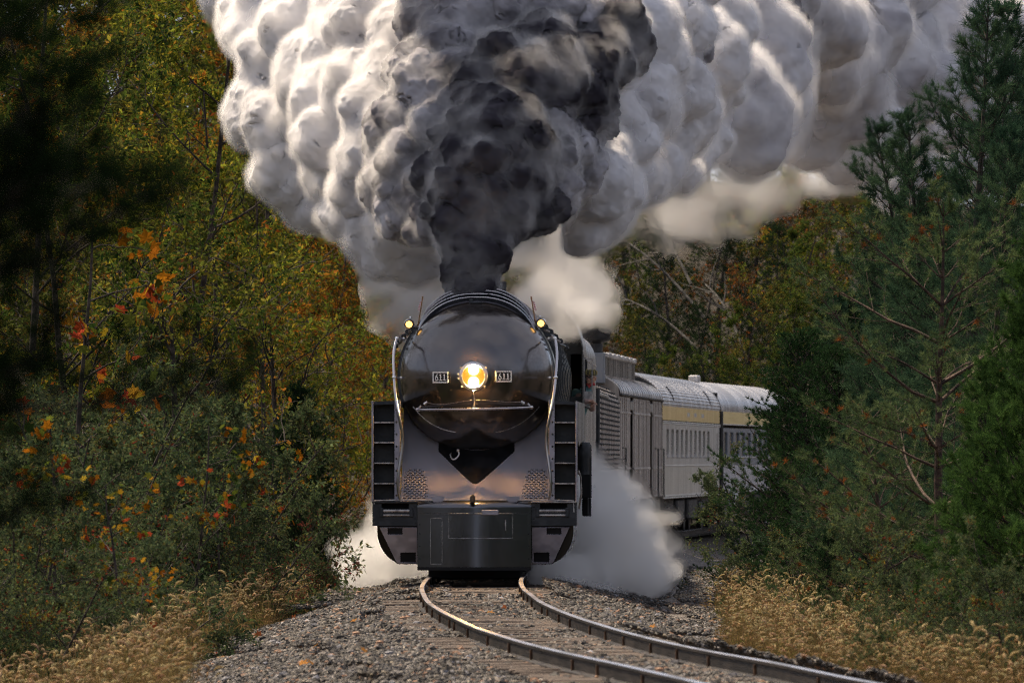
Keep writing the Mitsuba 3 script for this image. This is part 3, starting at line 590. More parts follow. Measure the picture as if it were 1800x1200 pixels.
for y in np.r_[np.arange(.4, 5.2, .9), np.arange(7.3, 15.4, .9), np.arange(17.4, ln, .9)]:
    put(k + '__rivet_strip', box(hw + .005, hw + .02, y, y + .05, 1.05, 3.25), 'rusty_grey', M=M, smooth=False)
for y in (1.3, 18.2, 21.4):
    put(k + '__grab_iron', tube([(hw, y, 2.15), (hw + .09, y, 2.15), (hw + .09, y, 1.0), (hw, y, 1.0)], .02, 6), 'underframe', M=M)
b = put(k + '__roof_box', box(-.9, 1.18, .0, 14.1, 3.7, 4.12), 'rusty_grey', M=M, smooth=False)
put(b + '__cover', cat(*[box(-.95, 1.26, y, y + .9, 4.12, 4.21 + .03 * (i % 2), .02) for i, y in enumerate(np.arange(-.1, 14.0, 1.02))]), 'roof_silver', M=M, smooth=False)
for y in np.arange(.1, 14, .55):
    put(b + '__rib', box(1.18, 1.22, y, y + .12, 3.74, 4.11), 'weathered_silver', M=M, smooth=False)
put(b + '__end_panel', box(-1.0, 1.2, -.5, -.02, 3.55, 4.22, .02), 'coach_blue', M=M)
put(b + '__base_box', box(-.6, .78, -.52, -.02, 3.0, 3.55, .02), 'coach_blue', M=M)
put(k + '__flue', lathe([(0, 4.1), (.2, 4.1), (.2, 4.42), (.36, 4.5), (.40, 4.74), (.36, 4.74), (.3, 4.55)], (.95, -.25, 0), 'z', 24), 'cab_black', M=M)
put(k + '__underframe', box(-1.3, 1.3, .2, ln - .2, .6, .95), 'underframe', M=M)
bogie(k, 3.4, M); bogie(k, ln - 3.4, M)

# coaches
def coach(key, X0, d0, X1, d1, label, kind, wins, hw=1.5):
    M, ln = car_frame(X0, d0, X1, d1, hw)
    k = lab(numbered(key), label, 'passenger coach')
    ridged = kind == 0
    cream, side, low = ('cream_board', 'coach_grey', 'coach_fluted') if ridged else ('cream_clean', 'coach_blue', 'coach_pale')
    put(k + '__roof', roof_mesh(hw + .01, 3.24, 4.08, ln, p=2.1, n=30), 'roof_silver', M=M, smooth=25)
    if ridged:      # lengthwise corrugations
        s = section(hw + .012, 3.24, 4.08, 0, 40, 2.1)
        cum = np.r_[0, np.cumsum(np.linalg.norm(np.diff(s, axis=0), axis=1))]
        for c in np.arange(.02, cum[-1] * .72, .085):
            x, z = np.interp(c, cum, s[:, 0]), np.interp(c, cum, s[:, 1])
            put(k + '__roof_ridge', tube([(x, .02, z), (x, ln - .02, z)], .02, 5), 'roof_silver', M=M)
        for y in (4.4, 21.0):
            put(k + '__roof_strap', tube([(x, y, z + .015) for x, z in s[2:14]], .03, 6), 'underframe', M=M)
    put(k + '__letterboard', box(hw - .04, hw + .005, 0, ln, 2.86, 3.23), cream, M=M, smooth=False)
    if ridged:
        for y0 in (10.5, 13.6, 17.0):
            put(k + '__lettering', box(hw, hw + .008, y0, y0 + 1.1, 2.98, 3.08), 'coach_grey', M=M, smooth=False)
    for z in ((2.80, 2.755, 1.72, .98, .93) if ridged else (2.83, 1.93)):
        put(k + '__moulding', box(hw - .02, hw + .035, 0, ln, z, z + .035, .01), low if ridged else 'coach_grey', M=M, smooth=False)
    zs = (1.98, 2.64)
    wy = np.linspace(*wins, 10 if ridged else 12); ww = .52 if ridged else .6
    wall = rect2(0, 1.74, ln, 2.755)
    for y in wy: wall = wall.difference(rect2(y - ww, zs[0], y + ww, zs[1]).buffer(-.08).buffer(.08))
    door = rect2(ln - 1.35, 1.95, ln - .95, 2.6)
    wall = wall.difference(door)
    put(k + '__window_band', extrude(wall, hw - .045, hw, 'x'), side, M=M, smooth=False)
    for y in wy:
        w = put(k + '__window', box(hw - .075, hw - .05, y - ww - .03, y + ww + .03, zs[0] - .03, zs[1] + .03), 'dark_glass', M=M, smooth=False)
        put(w + '__sill', box(hw - .03, hw + .04, y - ww, y + ww, zs[0] - .05, zs[0] - .005, .01), 'worn_edge', M=M, smooth=False)
    put(k + '__door_window', box(hw - .09, hw - .06, ln - 1.4, ln - .9, 1.9, 2.65), 'dark_glass', M=M)
    put(k + '__lower_side', box(hw - .04, hw, 0, ln, .97, 1.735), low, M=M, smooth=False)
    if ridged:
        for z in (1.2, 1.46):
            put(k + '__lower_bead', box(hw, hw + .012, 0, ln, z, z + .018), low, M=M, smooth=False)
    else:
        for y in np.arange(.3, ln, .5):
            put(k + '__fluting', box(hw, hw + .015, y, y + .1, 1.0, 1.7), low, M=M, smooth=False)
    put(k + '__body_shell', cat(box(-hw, -hw + .03, 0, ln, .97, 3.24), end_wall(hw, .97, 3.24, 4.07, .0, 2.1), end_wall(hw, .97, 3.24, 4.07, ln - .05, 2.1), box(-hw + .1, hw - .1, .1, ln - .1, .95, 1.0), box(hw - .5, hw - .45, .1, ln - .1, 1.0, 3.2)), 'cab_black', M=M, smooth=False)
    put(k + '__vestibule', box(-1.1, hw - .1, ln, ln + .9, .75, 3.7), 'deep_black', M=M)
    put(k + '__corner_pipe', tube([(hw + .04, ln + .05, 3.2), (hw + .05, ln + .05, .9), (hw, ln - .1, .2)], .06, 8), 'underframe', M=M)
    put(k + '__underframe', cat(box(-1.3, 1.3, .2, ln - .2, .55, .95), box(.9, 1.4, 8, 11, .3, .9, .05), box(.8, 1.4, 13, 17, .35, .9, .05)), 'underframe', M=M, smooth=False)
    put(k + '__air_tank', lathe([(0, 18.3), (.2, 18.35), (.22, 18.5), (.22, 20.3), (.2, 20.45), (0, 20.5)], (1.2, 0, .62), 'y', 18), 'underframe', M=M)
    for y in (3.2, ln - 3.4):
        bogie(k, y, M)
    put(k + '__step_box', box(hw - .35, hw, ln - 1.4, ln - .6, .35, .93, .02), 'coach_pale' if not ridged else 'underframe', M=M)
    return k, M, ln
coach('coach', 3.66, 226.2, 5.62, 252.0, 'passenger coach with ridged silver roof, cream band and a row of windows', 0, (2.2, 20.4))
k, M, ln = coach('coach', 5.69, 253.4, 8.45, 279.4, 'last visible coach with smooth silver roof and bright cream band, half behind pines', 1, (1.6, 23.5))
put(k + '__roof_vent', cat(box(.42, .70, 2.2, 2.9, 4.0, 4.21, .04)), 'roof_silver', M=M)
put(k + '__end_steps', box(1.2, 1.52, 4.2, 5.6, .3, .95, .02), 'coach_pale', M=M)

# ------------------------------------------------------------------ the engineer leaning from the cab window
def limb(a, b, ra, rb):
    return manifold3d.Manifold.hull_points(np.vstack([np.asarray(ball(a, ra, 2).vertices), np.asarray(ball(b, rb, 2).vertices)]))
def figure(bones, edge=.026, it=8):
    m = limb(*bones[0])
    for q in bones[1:]: m = m + limb(*q)
    m = m.refine_to_length(edge); a = m.to_mesh()
    t = trimesh.Trimesh(a.vert_properties[:, :3], a.tri_verts, process=False)
    trimesh.smoothing.filter_taubin(t, iterations=it); return t
P = LOCO @ mat4(1.49, 14.3, 2.86)
k = lab('person', 'person in a striped cap leaning on an elbow out of the cab window', 'person')
head = (.13, -.16, .45)
put(k + '__body', figure([((-.2, .05, -.35), (-.05, .0, .05), .15, .17), ((-.05, 0, .05), (.05, -.06, .23), .17, .12), ((-.05, 0, .1), (-.13, -.1, .2), .12, .09), ((.05, -.06, .22), (.11, -.13, .33), .06, .055),
    ((-.28, .1, -.3), (-.32, .3, -.75), .13, .1), ((-.15, .1, -.3), (-.17, .3, -.75), .13, .1), ((-.32, .3, -.75), (-.32, .1, -1.3), .09, .06), ((-.17, .3, -.75), (-.17, .1, -1.3), .09, .06)]), 'shirt_teal', True, M=P)
put(k + '__arm', figure([((.06, 0, .2), (.15, .03, -.06), .075, .06), ((.15, .03, -.06), (.17, -.24, -.01), .058, .042)], .02), 'sleeve_pink', True, M=P)
put(k + '__arm', figure([((-.12, -.08, .2), (-.02, -.28, .05), .07, .055), ((-.02, -.28, .05), (.1, -.36, .06), .052, .042)], .02), 'sleeve_pink', True, M=P)
for c, d in (((.17, -.24, -.01), (0, -1, .1)), ((.1, -.36, .06), (.9, -.4, -.1))):
    d = np.array(d) / np.linalg.norm(d); c = np.array(c); s = np.cross(d, [0, 0, 1]); s /= np.linalg.norm(s)
    fb = [(c, c + d * .085, .032, .034)]
    for i, o in enumerate((-.027, -.009, .009, .027)):
        a = c + d * .09 + s * o; ln_ = (.06, .075, .07, .055)[i]; b2 = a + d * ln_ * .55 + [0, 0, -.012]
        fb += [(a, b2, .0095, .009), (b2, b2 + d * ln_ * .4 + [0, 0, -.03], .009, .0075)]
    t0 = c + d * .03 + s * .03
    fb += [(t0, t0 + d * .045 + s * .025, .012, .009)]
    put(k + '__hand', figure(fb, .011, 4), 'skin', True, M=P)
H = P @ mat4(*head, rz=-.25)
hd = put(k + '__head', figure([((0, 0, 0), (0, -.02, .06), .085, .09), ((0, -.03, -.07), (0, -.05, .0), .052, .07), ((0, -.105, -.005), (0, -.098, .035), .016, .01), ((-.092, .0, -.01), (-.094, .005, .03), .014, .016), ((.092, .0, -.01), (.094, .005, .03), .014, .016), ((-.022, -.098, -.05), (.022, -.098, -.05), .01, .01)], .016, 5), 'skin', True, M=H)
for s in (-1, 1):
    put(hd + '__eye', ball((s * .033, -.098, .03), (.014, .008, .008), 2), 'deep_black', M=H)
put(hd + '__goggles', cat(*[lathe([(.022, -.01), (.034, -.012), (.036, .012), (.03, .014)], (s * .036, -.105, .032), 'y', 16) for s in (-1, 1)], tube([(-.09, -.03, .035), (-.05, -.1, .034), (0, -.112, .034), (.05, -.1, .034), (.09, -.03, .035)], .006, 5)), 'frame_black', M=H)
put(k + '__cap', cat(lathe([(.105, .06), (.107, .1), (.112, .14), (.1, .165), (0, .172)], (0, .0, 0), 'z', 24), hull([(x, -.09 - .06 * math.sqrt(max(0, 1 - (x / .085) ** 2)), .075 + dz) for x in np.linspace(-.085, .085, 9) for dz in (0, .008)] + [(-.085, -.05, .08), (.085, -.05, .08)])), 'cap_cloth', M=H)
for a in np.linspace(0, 2 * PI, 10)[:-1]:
    put(k + '__cap_stripe', tube([(.109 * math.cos(a), .109 * math.sin(a), .085), (.115 * math.cos(a), .115 * math.sin(a), .14), (.07 * math.cos(a), .07 * math.sin(a), .172)], .011, 5), 'cap_stripe', M=H)
put(k + '__kerchief', cat(lathe([(.075, -.11), (.085, -.085), (.07, -.06)], (0, -.0, 0), 'z', 20), hull([(-.05, -.07, -.09), (.05, -.07, -.09), (0, -.1, -.16), (0, -.06, -.15)])), 'kerchief', M=H)
# ------------------------------------------------------------------ trees, shrubs and grass
def leaf_bsdf(key, trans=.9, rough=.45, spec_eta=1.4):
    scene[key] = {'type': 'principledthin', 'base_color': {'type': 'mesh_attribute', 'name': 'vertex_color'}, 'roughness': rough, 'diff_trans': trans, 'eta': spec_eta}
leaf_bsdf('leaf_thin', 1.0, .5); leaf_bsdf('leaf_glossy', .6, .2, 1.6); leaf_bsdf('needle', .4, .3, 1.55); leaf_bsdf('straw', .8, .6)
prin('bark', blotch([.022, .017, .014], [.07, .055, .045], 9), .9)
prin('pale_bark', blotch([.035, .032, .028], [.10, .093, .082], 7), .85)
prin('red_bark', blotch([.03, .018, .013], [.085, .052, .036], 12), .85)
def rot_to(d, roll):
    """Rotation matrices (n, 3, 3) whose y axis is d."""
    d = d / (np.linalg.norm(d, axis=1, keepdims=True) + 1e-9)
    ref = np.where(np.abs(d[:, 2:]) < .95, [[0, 0, 1.0]], [[1.0, 0, 0]])
    x = np.cross(d, ref); x /= np.linalg.norm(x, axis=1, keepdims=True) + 1e-9
    z = np.cross(x, d); c, s = np.cos(roll)[:, None], np.sin(roll)[:, None]
    return np.stack([x * c + z * s, d, z * c - x * s], -1)
LEAF = {'oval': (np.array([(0, 0, 0), (.24, .35, .05), (.2, .7, .04), (0, 1, -.03), (-.2, .7, .04), (-.24, .35, .05)]), np.array([(0, 1, 2), (0, 2, 3), (0, 3, 4), (0, 4, 5)])),
        'small': (np.array([(0, 0, 0), (.22, .45, .05), (0, 1, -.02), (-.22, .45, .05)]), np.array([(0, 1, 2), (0, 2, 3)])),
        'maple': (np.array([(0, .3, .03), (0, 0, 0), (.25, .05, .05), (.55, .2, -.02), (.38, .4, .03), (.6, .75, -.05), (.25, .68, .03), (0, 1.05, -.06), (-.25, .68, .03), (-.6, .75, -.05), (-.38, .4, .03), (-.55, .2, -.02), (-.25, .05, .05)]), np.array([(0, i, i % 12 + 1) for i in range(1, 13)]))}
def leaves(P, D, size, col, kind, rng):
    tv, tf = LEAF[kind]; n = len(P)
    R = rot_to(D, rng.uniform(0, 2 * PI, n))
    v = np.einsum('nij,kj->nki', R, tv) * size[:, None, None] + P[:, None]
    f = tf[None] + (np.arange(n) * len(tv))[:, None, None]
    return v.reshape(-1, 3), f.reshape(-1, 3), np.repeat(col, len(tv), 0)
def branch(rng, p, d, ln, n=6, wob=.12, up=.0):
    pts = [np.array(p, float)]; d = np.array(d, float) / np.linalg.norm(d)
    for _ in range(n):
        d = d + rng.normal(size=3) * wob + [0, 0, up]; d /= np.linalg.norm(d)
        pts.append(pts[-1] + d * ln / n)
    return np.array(pts)
def along(pts, t):
    s = t * (len(pts) - 1); i = np.minimum(int(s), len(pts) - 2); a = s - i
    return pts[i] * (1 - a) + pts[i + 1] * a, pts[i + 1] - pts[i]
def side_dir(rng, d, ang):
    d = d / np.linalg.norm(d); r = np.cross(d, rng.normal(size=3)); r /= np.linalg.norm(r)
    return d * math.cos(ang) + r * math.sin(ang)
def broadleaf(seed, h, crown0, spread, n1, n2, n3, per, size, palette, kind, lean=(0, 0), bare=0.0, trunk_r=.09, droop=0.0, multi=1):
    """(wood, leaves, leaf colours) of a broad-leaved tree or shrub standing at the origin."""
    rng = np.random.default_rng(seed); wood, tips = [], []
    for _ in range(multi):
        d0 = np.array([lean[0], lean[1], 1.0]) + rng.normal(size=3) * (.45 if multi > 1 else .03)
        tr = branch(rng, [rng.normal() * .15 * (multi > 1), rng.normal() * .15 * (multi > 1), -.4], d0, (h + .4) * rng.uniform(.8, 1), 9, .05)
        wood.append(tube(tr, np.linspace(trunk_r, trunk_r * .2, len(tr)), 7))
        for i in range(n1):
            t = crown0 + (1 - crown0) * (i + rng.random()) / n1
            p, d = along(tr, min(t, .99))
            L1 = spread * (1.15 - .75 * (t - crown0) / (1 - crown0 + 1e-6)) * rng.uniform(.7, 1.15)
            b1 = branch(rng, p, side_dir(rng, d, rng.uniform(.7, 1.25)), L1, 6, .16, .05 - droop)
            r1 = trunk_r * .38 * (1.1 - .6 * t)
            wood.append(tube(b1, np.linspace(r1, r1 * .3, len(b1)), 5, False))
            for j in range(n2):
                p, d = along(b1, rng.uniform(.2, 1) if j else .98)
                L2 = L1 * rng.uniform(.3, .55)
                b2 = branch(rng, p, side_dir(rng, d, rng.uniform(.4, 1.0)), L2, 4, .2, .03 - droop)
                wood.append(tube(b2, np.linspace(r1 * .4, r1 * .12, len(b2)), 4, False))
                for k in range(n3):
                    p, d = along(b2, rng.uniform(.15, 1))
                    b3 = branch(rng, p, side_dir(rng, d, rng.uniform(.4, 1.1)), L2 * rng.uniform(.35, .7), 3, .25, -droop)
                    wood.append(tube(b3, np.linspace(r1 * .16, r1 * .06, len(b3)), 3, False)); tips.append(b3)
    T_ = np.array(tips)
    keep = rng.random(len(T_)) >= bare; T_ = T_[keep]
    n = len(T_) * per; k = np.repeat(np.arange(len(T_)), per); t = rng.uniform(.1, 1.0, n) * (T_.shape[1] - 1); i = np.minimum(t.astype(int), T_.shape[1] - 2); a = (t - i)[:, None]
    P = T_[k, i] * (1 - a) + T_[k, i + 1] * a; D = T_[k, i + 1] - T_[k, i]; D = D / (np.linalg.norm(D, axis=1, keepdims=True) + 1e-9) * .6 + rng.normal(size=(n, 3)) * .7; D[:, 2] -= .25
    P = P + rng.normal(size=(n, 3)) * size * .35
    pal = np.array([c for c, _ in palette]); w = np.array([x for _, x in palette]); w = w / w.sum()
    # neighbouring leaves turn together
    u = np.clip(.55 * meshkit.noise(P * (1.3 if size > .06 else 2.5) + seed) + .45 * rng.random(n) + rng.normal(size=n) * .05, 0, .9999)
    order = np.argsort(np.argsort(u)) / n
    c = pal[np.minimum(np.searchsorted(np.cumsum(w), order), len(pal) - 1)] * rng.uniform(.65, 1.35, (n, 1)) * (1 + rng.normal(size=(n, 3)) * .08)
    V, F, C = leaves(P, D, size * rng.uniform(.6, 1.25, n), np.clip(c, .003, .9), kind, rng)
    return cat(*wood), (V, F), C
def needles(P, D, ln, col, per, rng, spread=.9, width=.0055):
    """Tufts: needles that fan out from each point P around the direction D."""
    n = len(P) * per; k = np.repeat(np.arange(len(P)), per)
    d = D[k] + rng.normal(size=(n, 3)) * spread; d /= np.linalg.norm(d, axis=1, keepdims=True)
    s = np.cross(d, rng.normal(size=(n, 3))); s /= np.linalg.norm(s, axis=1, keepdims=True) + 1e-9
    L_ = ln * rng.uniform(.7, 1.15, n)[:, None]; b = P[k] + rng.normal(size=(n, 3)) * ln * .08
    v = np.stack([b - s * width / 2, b + s * width / 2, b + d * L_ + [0, 0, 0]], 1)
    c = np.clip(col[k] * rng.uniform(.75, 1.25, (n, 1)), .003, .9)
    return v.reshape(-1, 3), np.arange(n * 3).reshape(-1, 3), np.repeat(c, 3, 0)
def conifer(seed, h, r, whorls, per_whorl, sub, tufts, nl, per, col, col2, up=.25, droop=.0, z0=.05, spread=.9, bark='bark', top=1.0, irregular=.25, brown=0.0, width=.0055, lean=0.0, shape=.8):
    """(wood, needles, colours): whorls of branches with tufts of needles at the ends of their twigs."""
    rng = np.random.default_rng(seed); wood, P, D = [], [], []
    tr = branch(rng, [0, 0, -.3], [lean, 0, 1], h + .3, 12, .025)
    wood.append(tube(tr, np.linspace(.012 * h + .02, .008, len(tr)), 7))
    for w in range(whorls):
        t = z0 + (1 - z0) * (w + rng.uniform(0, .7)) / whorls
        p, d = along(tr, min(t, .995)); q = (t - z0) / (1 - z0)
        R = r * (1 - q) ** shape * rng.uniform(1 - irregular, 1 + irregular) + .12
        for i in range(per_whorl):
            a = 2 * PI * (i + rng.uniform(-.35, .35)) / per_whorl + w * 1.1
            L1 = R * rng.uniform(1 - irregular, 1 + irregular)
            b = branch(rng, p, [math.cos(a), math.sin(a), up - droop * (1 - q) + q * .6], L1, 6, .09, .05)
            wood.append(tube(b, np.linspace(.006 + .008 * L1, .004, len(b)), 4, False))
            m = max(2, int(sub * L1))
            for j in range(m):
                tt = .25 + .75 * (j + rng.random()) / m
                pp, dd = along(b, min(tt, .99)); dd = dd / np.linalg.norm(dd)
                L2 = (.16 + .38 * L1 * (1.1 - tt)) * rng.uniform(.6, 1.2)
                sd = side_dir(rng, dd, rng.uniform(.5, 1.0)); sd[2] = abs(sd[2]) * .5 + .1 * top
                tw = branch(rng, pp, sd, L2, 3, .12, .08)
                wood.append(tube(tw, [.006, .005, .004, .003], 3, False))
                for g in np.linspace(.35, 1, tufts):
                    x, y = along(tw, min(g, .99)); P.append(x); D.append(y / np.linalg.norm(y))
            for g in (.7, .85, 1.0):
                x, y = along(b, min(g, .99)); P.append(x); D.append(y / np.linalg.norm(y))
    for g in np.linspace(.9, 1, 5):
        x, y = along(tr, min(g, .995)); P.append(x); D.append(y / np.linalg.norm(y))
    P, D = np.array(P), np.array(D)
    mixv = np.clip(meshkit.noise(P * 2.0 + seed)[:, None] * 1.4 - .2 + rng.normal(size=(len(P), 1)) * .15, 0, 1)
    C = np.array(col) * (1 - mixv) + np.array(col2) * mixv
    if brown:
        bq = rng.random(len(P)) < brown; C[bq] = np.array([.28, .10, .03]) * rng.uniform(.5, 1.2, (bq.sum(), 1))
    V, F, CC = needles(P, D + [0, 0, .15], nl, C, per, rng, spread, width)
    return cat(*wood), (V, F), CC
def tree_shapes(wood, leaf, C, leafm, bark='bark', crown='crown'):
    return {'trunk': mikit.ply(wood, bark, smooth=True), crown: mikit.ply(leaf, leafm, color=C)}
def plant(name, shapes, M, label=None, category='tree', group=None):
    k = numbered(name); g = shapes.get('id')
    if g is None:
        g = shapes['id'] = f'plant_shape_{sum(str(q).startswith("plant_shape") for q in scene)}'
        scene[g] = {'type': 'shapegroup', **{a: b for a, b in shapes.items() if a != 'id'}}
    scene[k] = {'type': 'instance', 'to_world': T(M), 'g': {'type': 'ref', 'id': g}}
    lab(k, label, category, group)
    return k
def stand(px, d, z=None, rz=0, s=1.0, rx=0, ry=0):
    x = (px - 900) * d / K
    return mat4(x, d, float(ground_z(x, d)) if z is None else z, rz, s, rx, ry)

GREEN = [((0.046, 0.072, 0.016), 5), ((0.072, 0.098, 0.019), 4), ((0.117, 0.117, 0.023), 2), ((0.026, 0.046, 0.013), 3)]
YELLOW = [((0.125, 0.145, 0.023), 4), ((0.225, 0.217, 0.026), 3), ((0.075, 0.102, 0.019), 4), ((0.325, 0.217, 0.026), 1), ((0.312, 0.116, 0.019), .5)]
ORANGE = [((0.220, 0.120, 0.018), 3), ((0.300, 0.132, 0.014), 2), ((0.120, 0.108, 0.019), 3), ((0.180, 0.054, 0.014), 2), ((0.060, 0.072, 0.017), 2)]
OLIVE = [((0.078, 0.087, 0.023), 4), ((0.130, 0.123, 0.026), 3), ((0.046, 0.058, 0.017), 4), ((0.221, 0.131, 0.026), 1)]
RUST = [((.09, .045, .018), 4), ((.16, .06, .015), 2), ((.05, .04, .018), 4), ((.04, .05, .018), 3), ((.32, .10, .02), 1)]
SHRUB = [((0.060, 0.084, 0.041), 6), ((0.102, 0.132, 0.060), 4), ((0.144, 0.156, 0.048), 1.2), ((0.192, 0.042, 0.024), .25), ((0.240, 0.168, 0.024), .15)]
SHRUB_RED = [((0.054, 0.074, 0.031), 6), ((0.084, 0.096, 0.036), 3), ((0.168, 0.054, 0.042), 2.0), ((0.192, 0.024, 0.019), .8)]

# woods on the hillside, each tree one of a few kinds
kinds = {}
for i, (nm, pal, bare) in enumerate((('yellow', YELLOW, 0), ('orange', ORANGE, .05), ('olive', OLIVE, 0), ('green', GREEN, 0), ('rust', RUST, .3))):
    for v in range(2 if nm in ('yellow', 'orange') else 1):
        kinds[nm, v] = tree_shapes(*broadleaf(100 + i * 10 + v, 11.5, .12, 3.4, 15, 6, 5, 26 if nm != 'rust' else 20, .12, pal, 'small', bare=bare, trunk_r=.08), 'leaf_thin')
kinds['pine', 0] = tree_shapes(*conifer(301, 12, 2.6, 26, 5, 4.5, 3, .14, 26, (.018, .034, .014), (.03, .05, .02), width=.010), 'needle')
WL = {'yellow': 'yellow-green leaved tree in the autumn wood', 'orange': 'rust-orange leaved tree in the autumn wood', 'olive': 'olive-brown leaved tree in the autumn wood', 'green': 'dark green broad-leaved tree in the autumn wood', 'rust': 'half-bare brown tree with orange leaves beyond the train', 'pine': 'dark pine standing among the autumn trees'}
R2 = np.random.default_rng(77)
NTH = ['first', 'second', 'third', 'fourth', 'fifth', 'sixth', 'seventh', 'eighth', 'ninth', 'tenth', 'eleventh', 'twelfth', 'thirteenth', 'fourteenth', 'fifteenth', 'sixteenth', 'seventeenth']
_rows = {}
def in_row(row, key, px, text): _rows.setdefault(row, []).append((px, key, text))
def name_rows():
    for row in _rows.values():
        for i, (px, key, text) in enumerate(sorted(row)):
            labels[key]['label'] = text.format(NTH[i])
def wood_tree(px, d, kind, s=1.0, side='left'):
    v = R2.integers(2) if (kind, 1) in kinds else 0
    where = ' left of the smoke' if side == 'left' else ' to the right beyond the train'
    lb = WL[kind] if 'beyond the train' in WL[kind] else WL[kind] + where
    k = plant('wood_tree', kinds[kind, v], stand(px, d, None, R2.uniform(0, 6.3), s * R2.uniform(.9, 1.12)), lb, 'tree', 'trees of the wood' + where)
    in_row((kind, side), k, px, WL[kind].replace(' in the autumn wood', '').replace(' among the autumn trees', '').replace(' beyond the train', '') + (', {} from left of its kind, wood left of smoke' if side == 'left' else ', {} from left of its kind, wood beyond the train'))
for px, d, kind, s in ((385, 178, 'yellow', 1.0), (330, 184, 'olive', 1.05), (560, 190, 'orange', .75), (470, 205, 'orange', 1.1), (250, 168, 'yellow', 1.1), (130, 160, 'green', 1.1), (40, 172, 'olive', 1.1), (380, 226, 'yellow', 1.3), (520, 236, 'olive', 1.25), (610, 222, 'orange', .9), (300, 240, 'green', 1.35), (180, 215, 'orange', 1.3), (80, 236, 'yellow', 1.4), (450, 262, 'yellow', 1.5), (600, 268, 'yellow', 1.3), (680, 250, 'rust', 1.0), (350, 285, 'olive', 1.7), (550, 300, 'green', 1.7), (700, 290, 'orange', 1.2), (200, 275, 'yellow', 1.7), (20, 285, 'olive', 1.7), (790, 320, 'olive', 1.4), (640, 205, 'yellow', .62), (690, 215, 'orange', .55), (500, 182, 'yellow', .8), (420, 330, 'olive', 2.0), (250, 335, 'yellow', 2.0), (100, 330, 'green', 2.0), (620, 340, 'yellow', 1.9), (-30, 205, 'green', 1.5), (20, 222, 'yellow', 1.6), (110, 252, 'olive', 1.8), (-20, 262, 'orange', 1.9)):
    wood_tree(px, d, kind, s)
for px, d, kind, s in ((1080, 318, 'rust', .75), (1150, 322, 'olive', .85), (1110, 345, 'pine', .8), (1210, 328, 'rust', .9), (1260, 340, 'pine', .9), (1310, 318, 'rust', .95), (1350, 350, 'green', 1.0), (1390, 326, 'olive', 1.0), (1440, 345, 'rust', 1.05), (1480, 320, 'yellow', .95), (1530, 352, 'olive', 1.1), (1580, 330, 'rust', 1.1), (960, 345, 'olive', .9), (1030, 352, 'green', .95), (870, 350, 'rust', 1.0), (1180, 372, 'rust', 1.1), (1300, 378, 'green', 1.1), (1420, 380, 'olive', 1.15), (1560, 385, 'green', 1.2), (1650, 350, 'olive', 1.2), (1720, 330, 'rust', 1.2), (1790, 350, 'green', 1.3), (1060, 385, 'olive', 1.1), (1130, 395, 'green', 1.2), (1250, 400, 'rust', 1.2), (1380, 405, 'olive', 1.3), (1500, 400, 'rust', 1.3), (1075, 300, 'green', .5), (1120, 304, 'pine', .5), (1165, 302, 'olive', .55), (1215, 305, 'green', .6), (1255, 301, 'pine', .6), (1295, 306, 'olive', .65), (1335, 300, 'green', .7), (1370, 307, 'pine', .75), (1410, 302, 'green', .8), (1460, 306, 'olive', .8), (1040, 306, 'rust', .5), (1500, 301, 'green', .9), (1190, 312, 'pine', .8), (1320, 330, 'pine', 1.0), (1550, 306, 'pine', .9), (1100, 330, 'green', .8)):
    wood_tree(px, d, kind, s, 'right')
# pale fallen-over trunks in the wood beyond the train
for i, (a, b, d) in enumerate((((1060, 400), (1240, 560), 312), ((1130, 380), (1215, 500), 314), ((1240, 500), (1310, 620), 311), ((1085, 520), (1250, 640), 310))):
    p, q = at(*a, d), at(*b, d - 3)
    pts = np.array([p * (1 - t) + q * t + [0, 0, .35 * math.sin(t * PI)] for t in np.linspace(0, 1, 9)])
    tb = [tube(pts, np.linspace(.025, .055, 9), 6)]
    rb = np.random.default_rng(i)
    for t in rb.uniform(.05, .7, 6):
        x, dd = along(pts, t); tb.append(tube(branch(rb, x, side_dir(rb, -dd, .7), 1.4, 4, .15), [.03, .024, .018, .012, .006], 4))
    k = put('leaning_tree', cat(*tb), 'pale_bark')
    lab(k, ('longest pale leaning trunk, crossing the wood above the first cars', 'short pale leaning trunk high in the wood, under the smoke', 'pale leaning trunk above the last coach', 'lowest pale leaning trunk, just above the coach roofs')[i], 'tree', 'bare leaning trunks beyond the train')

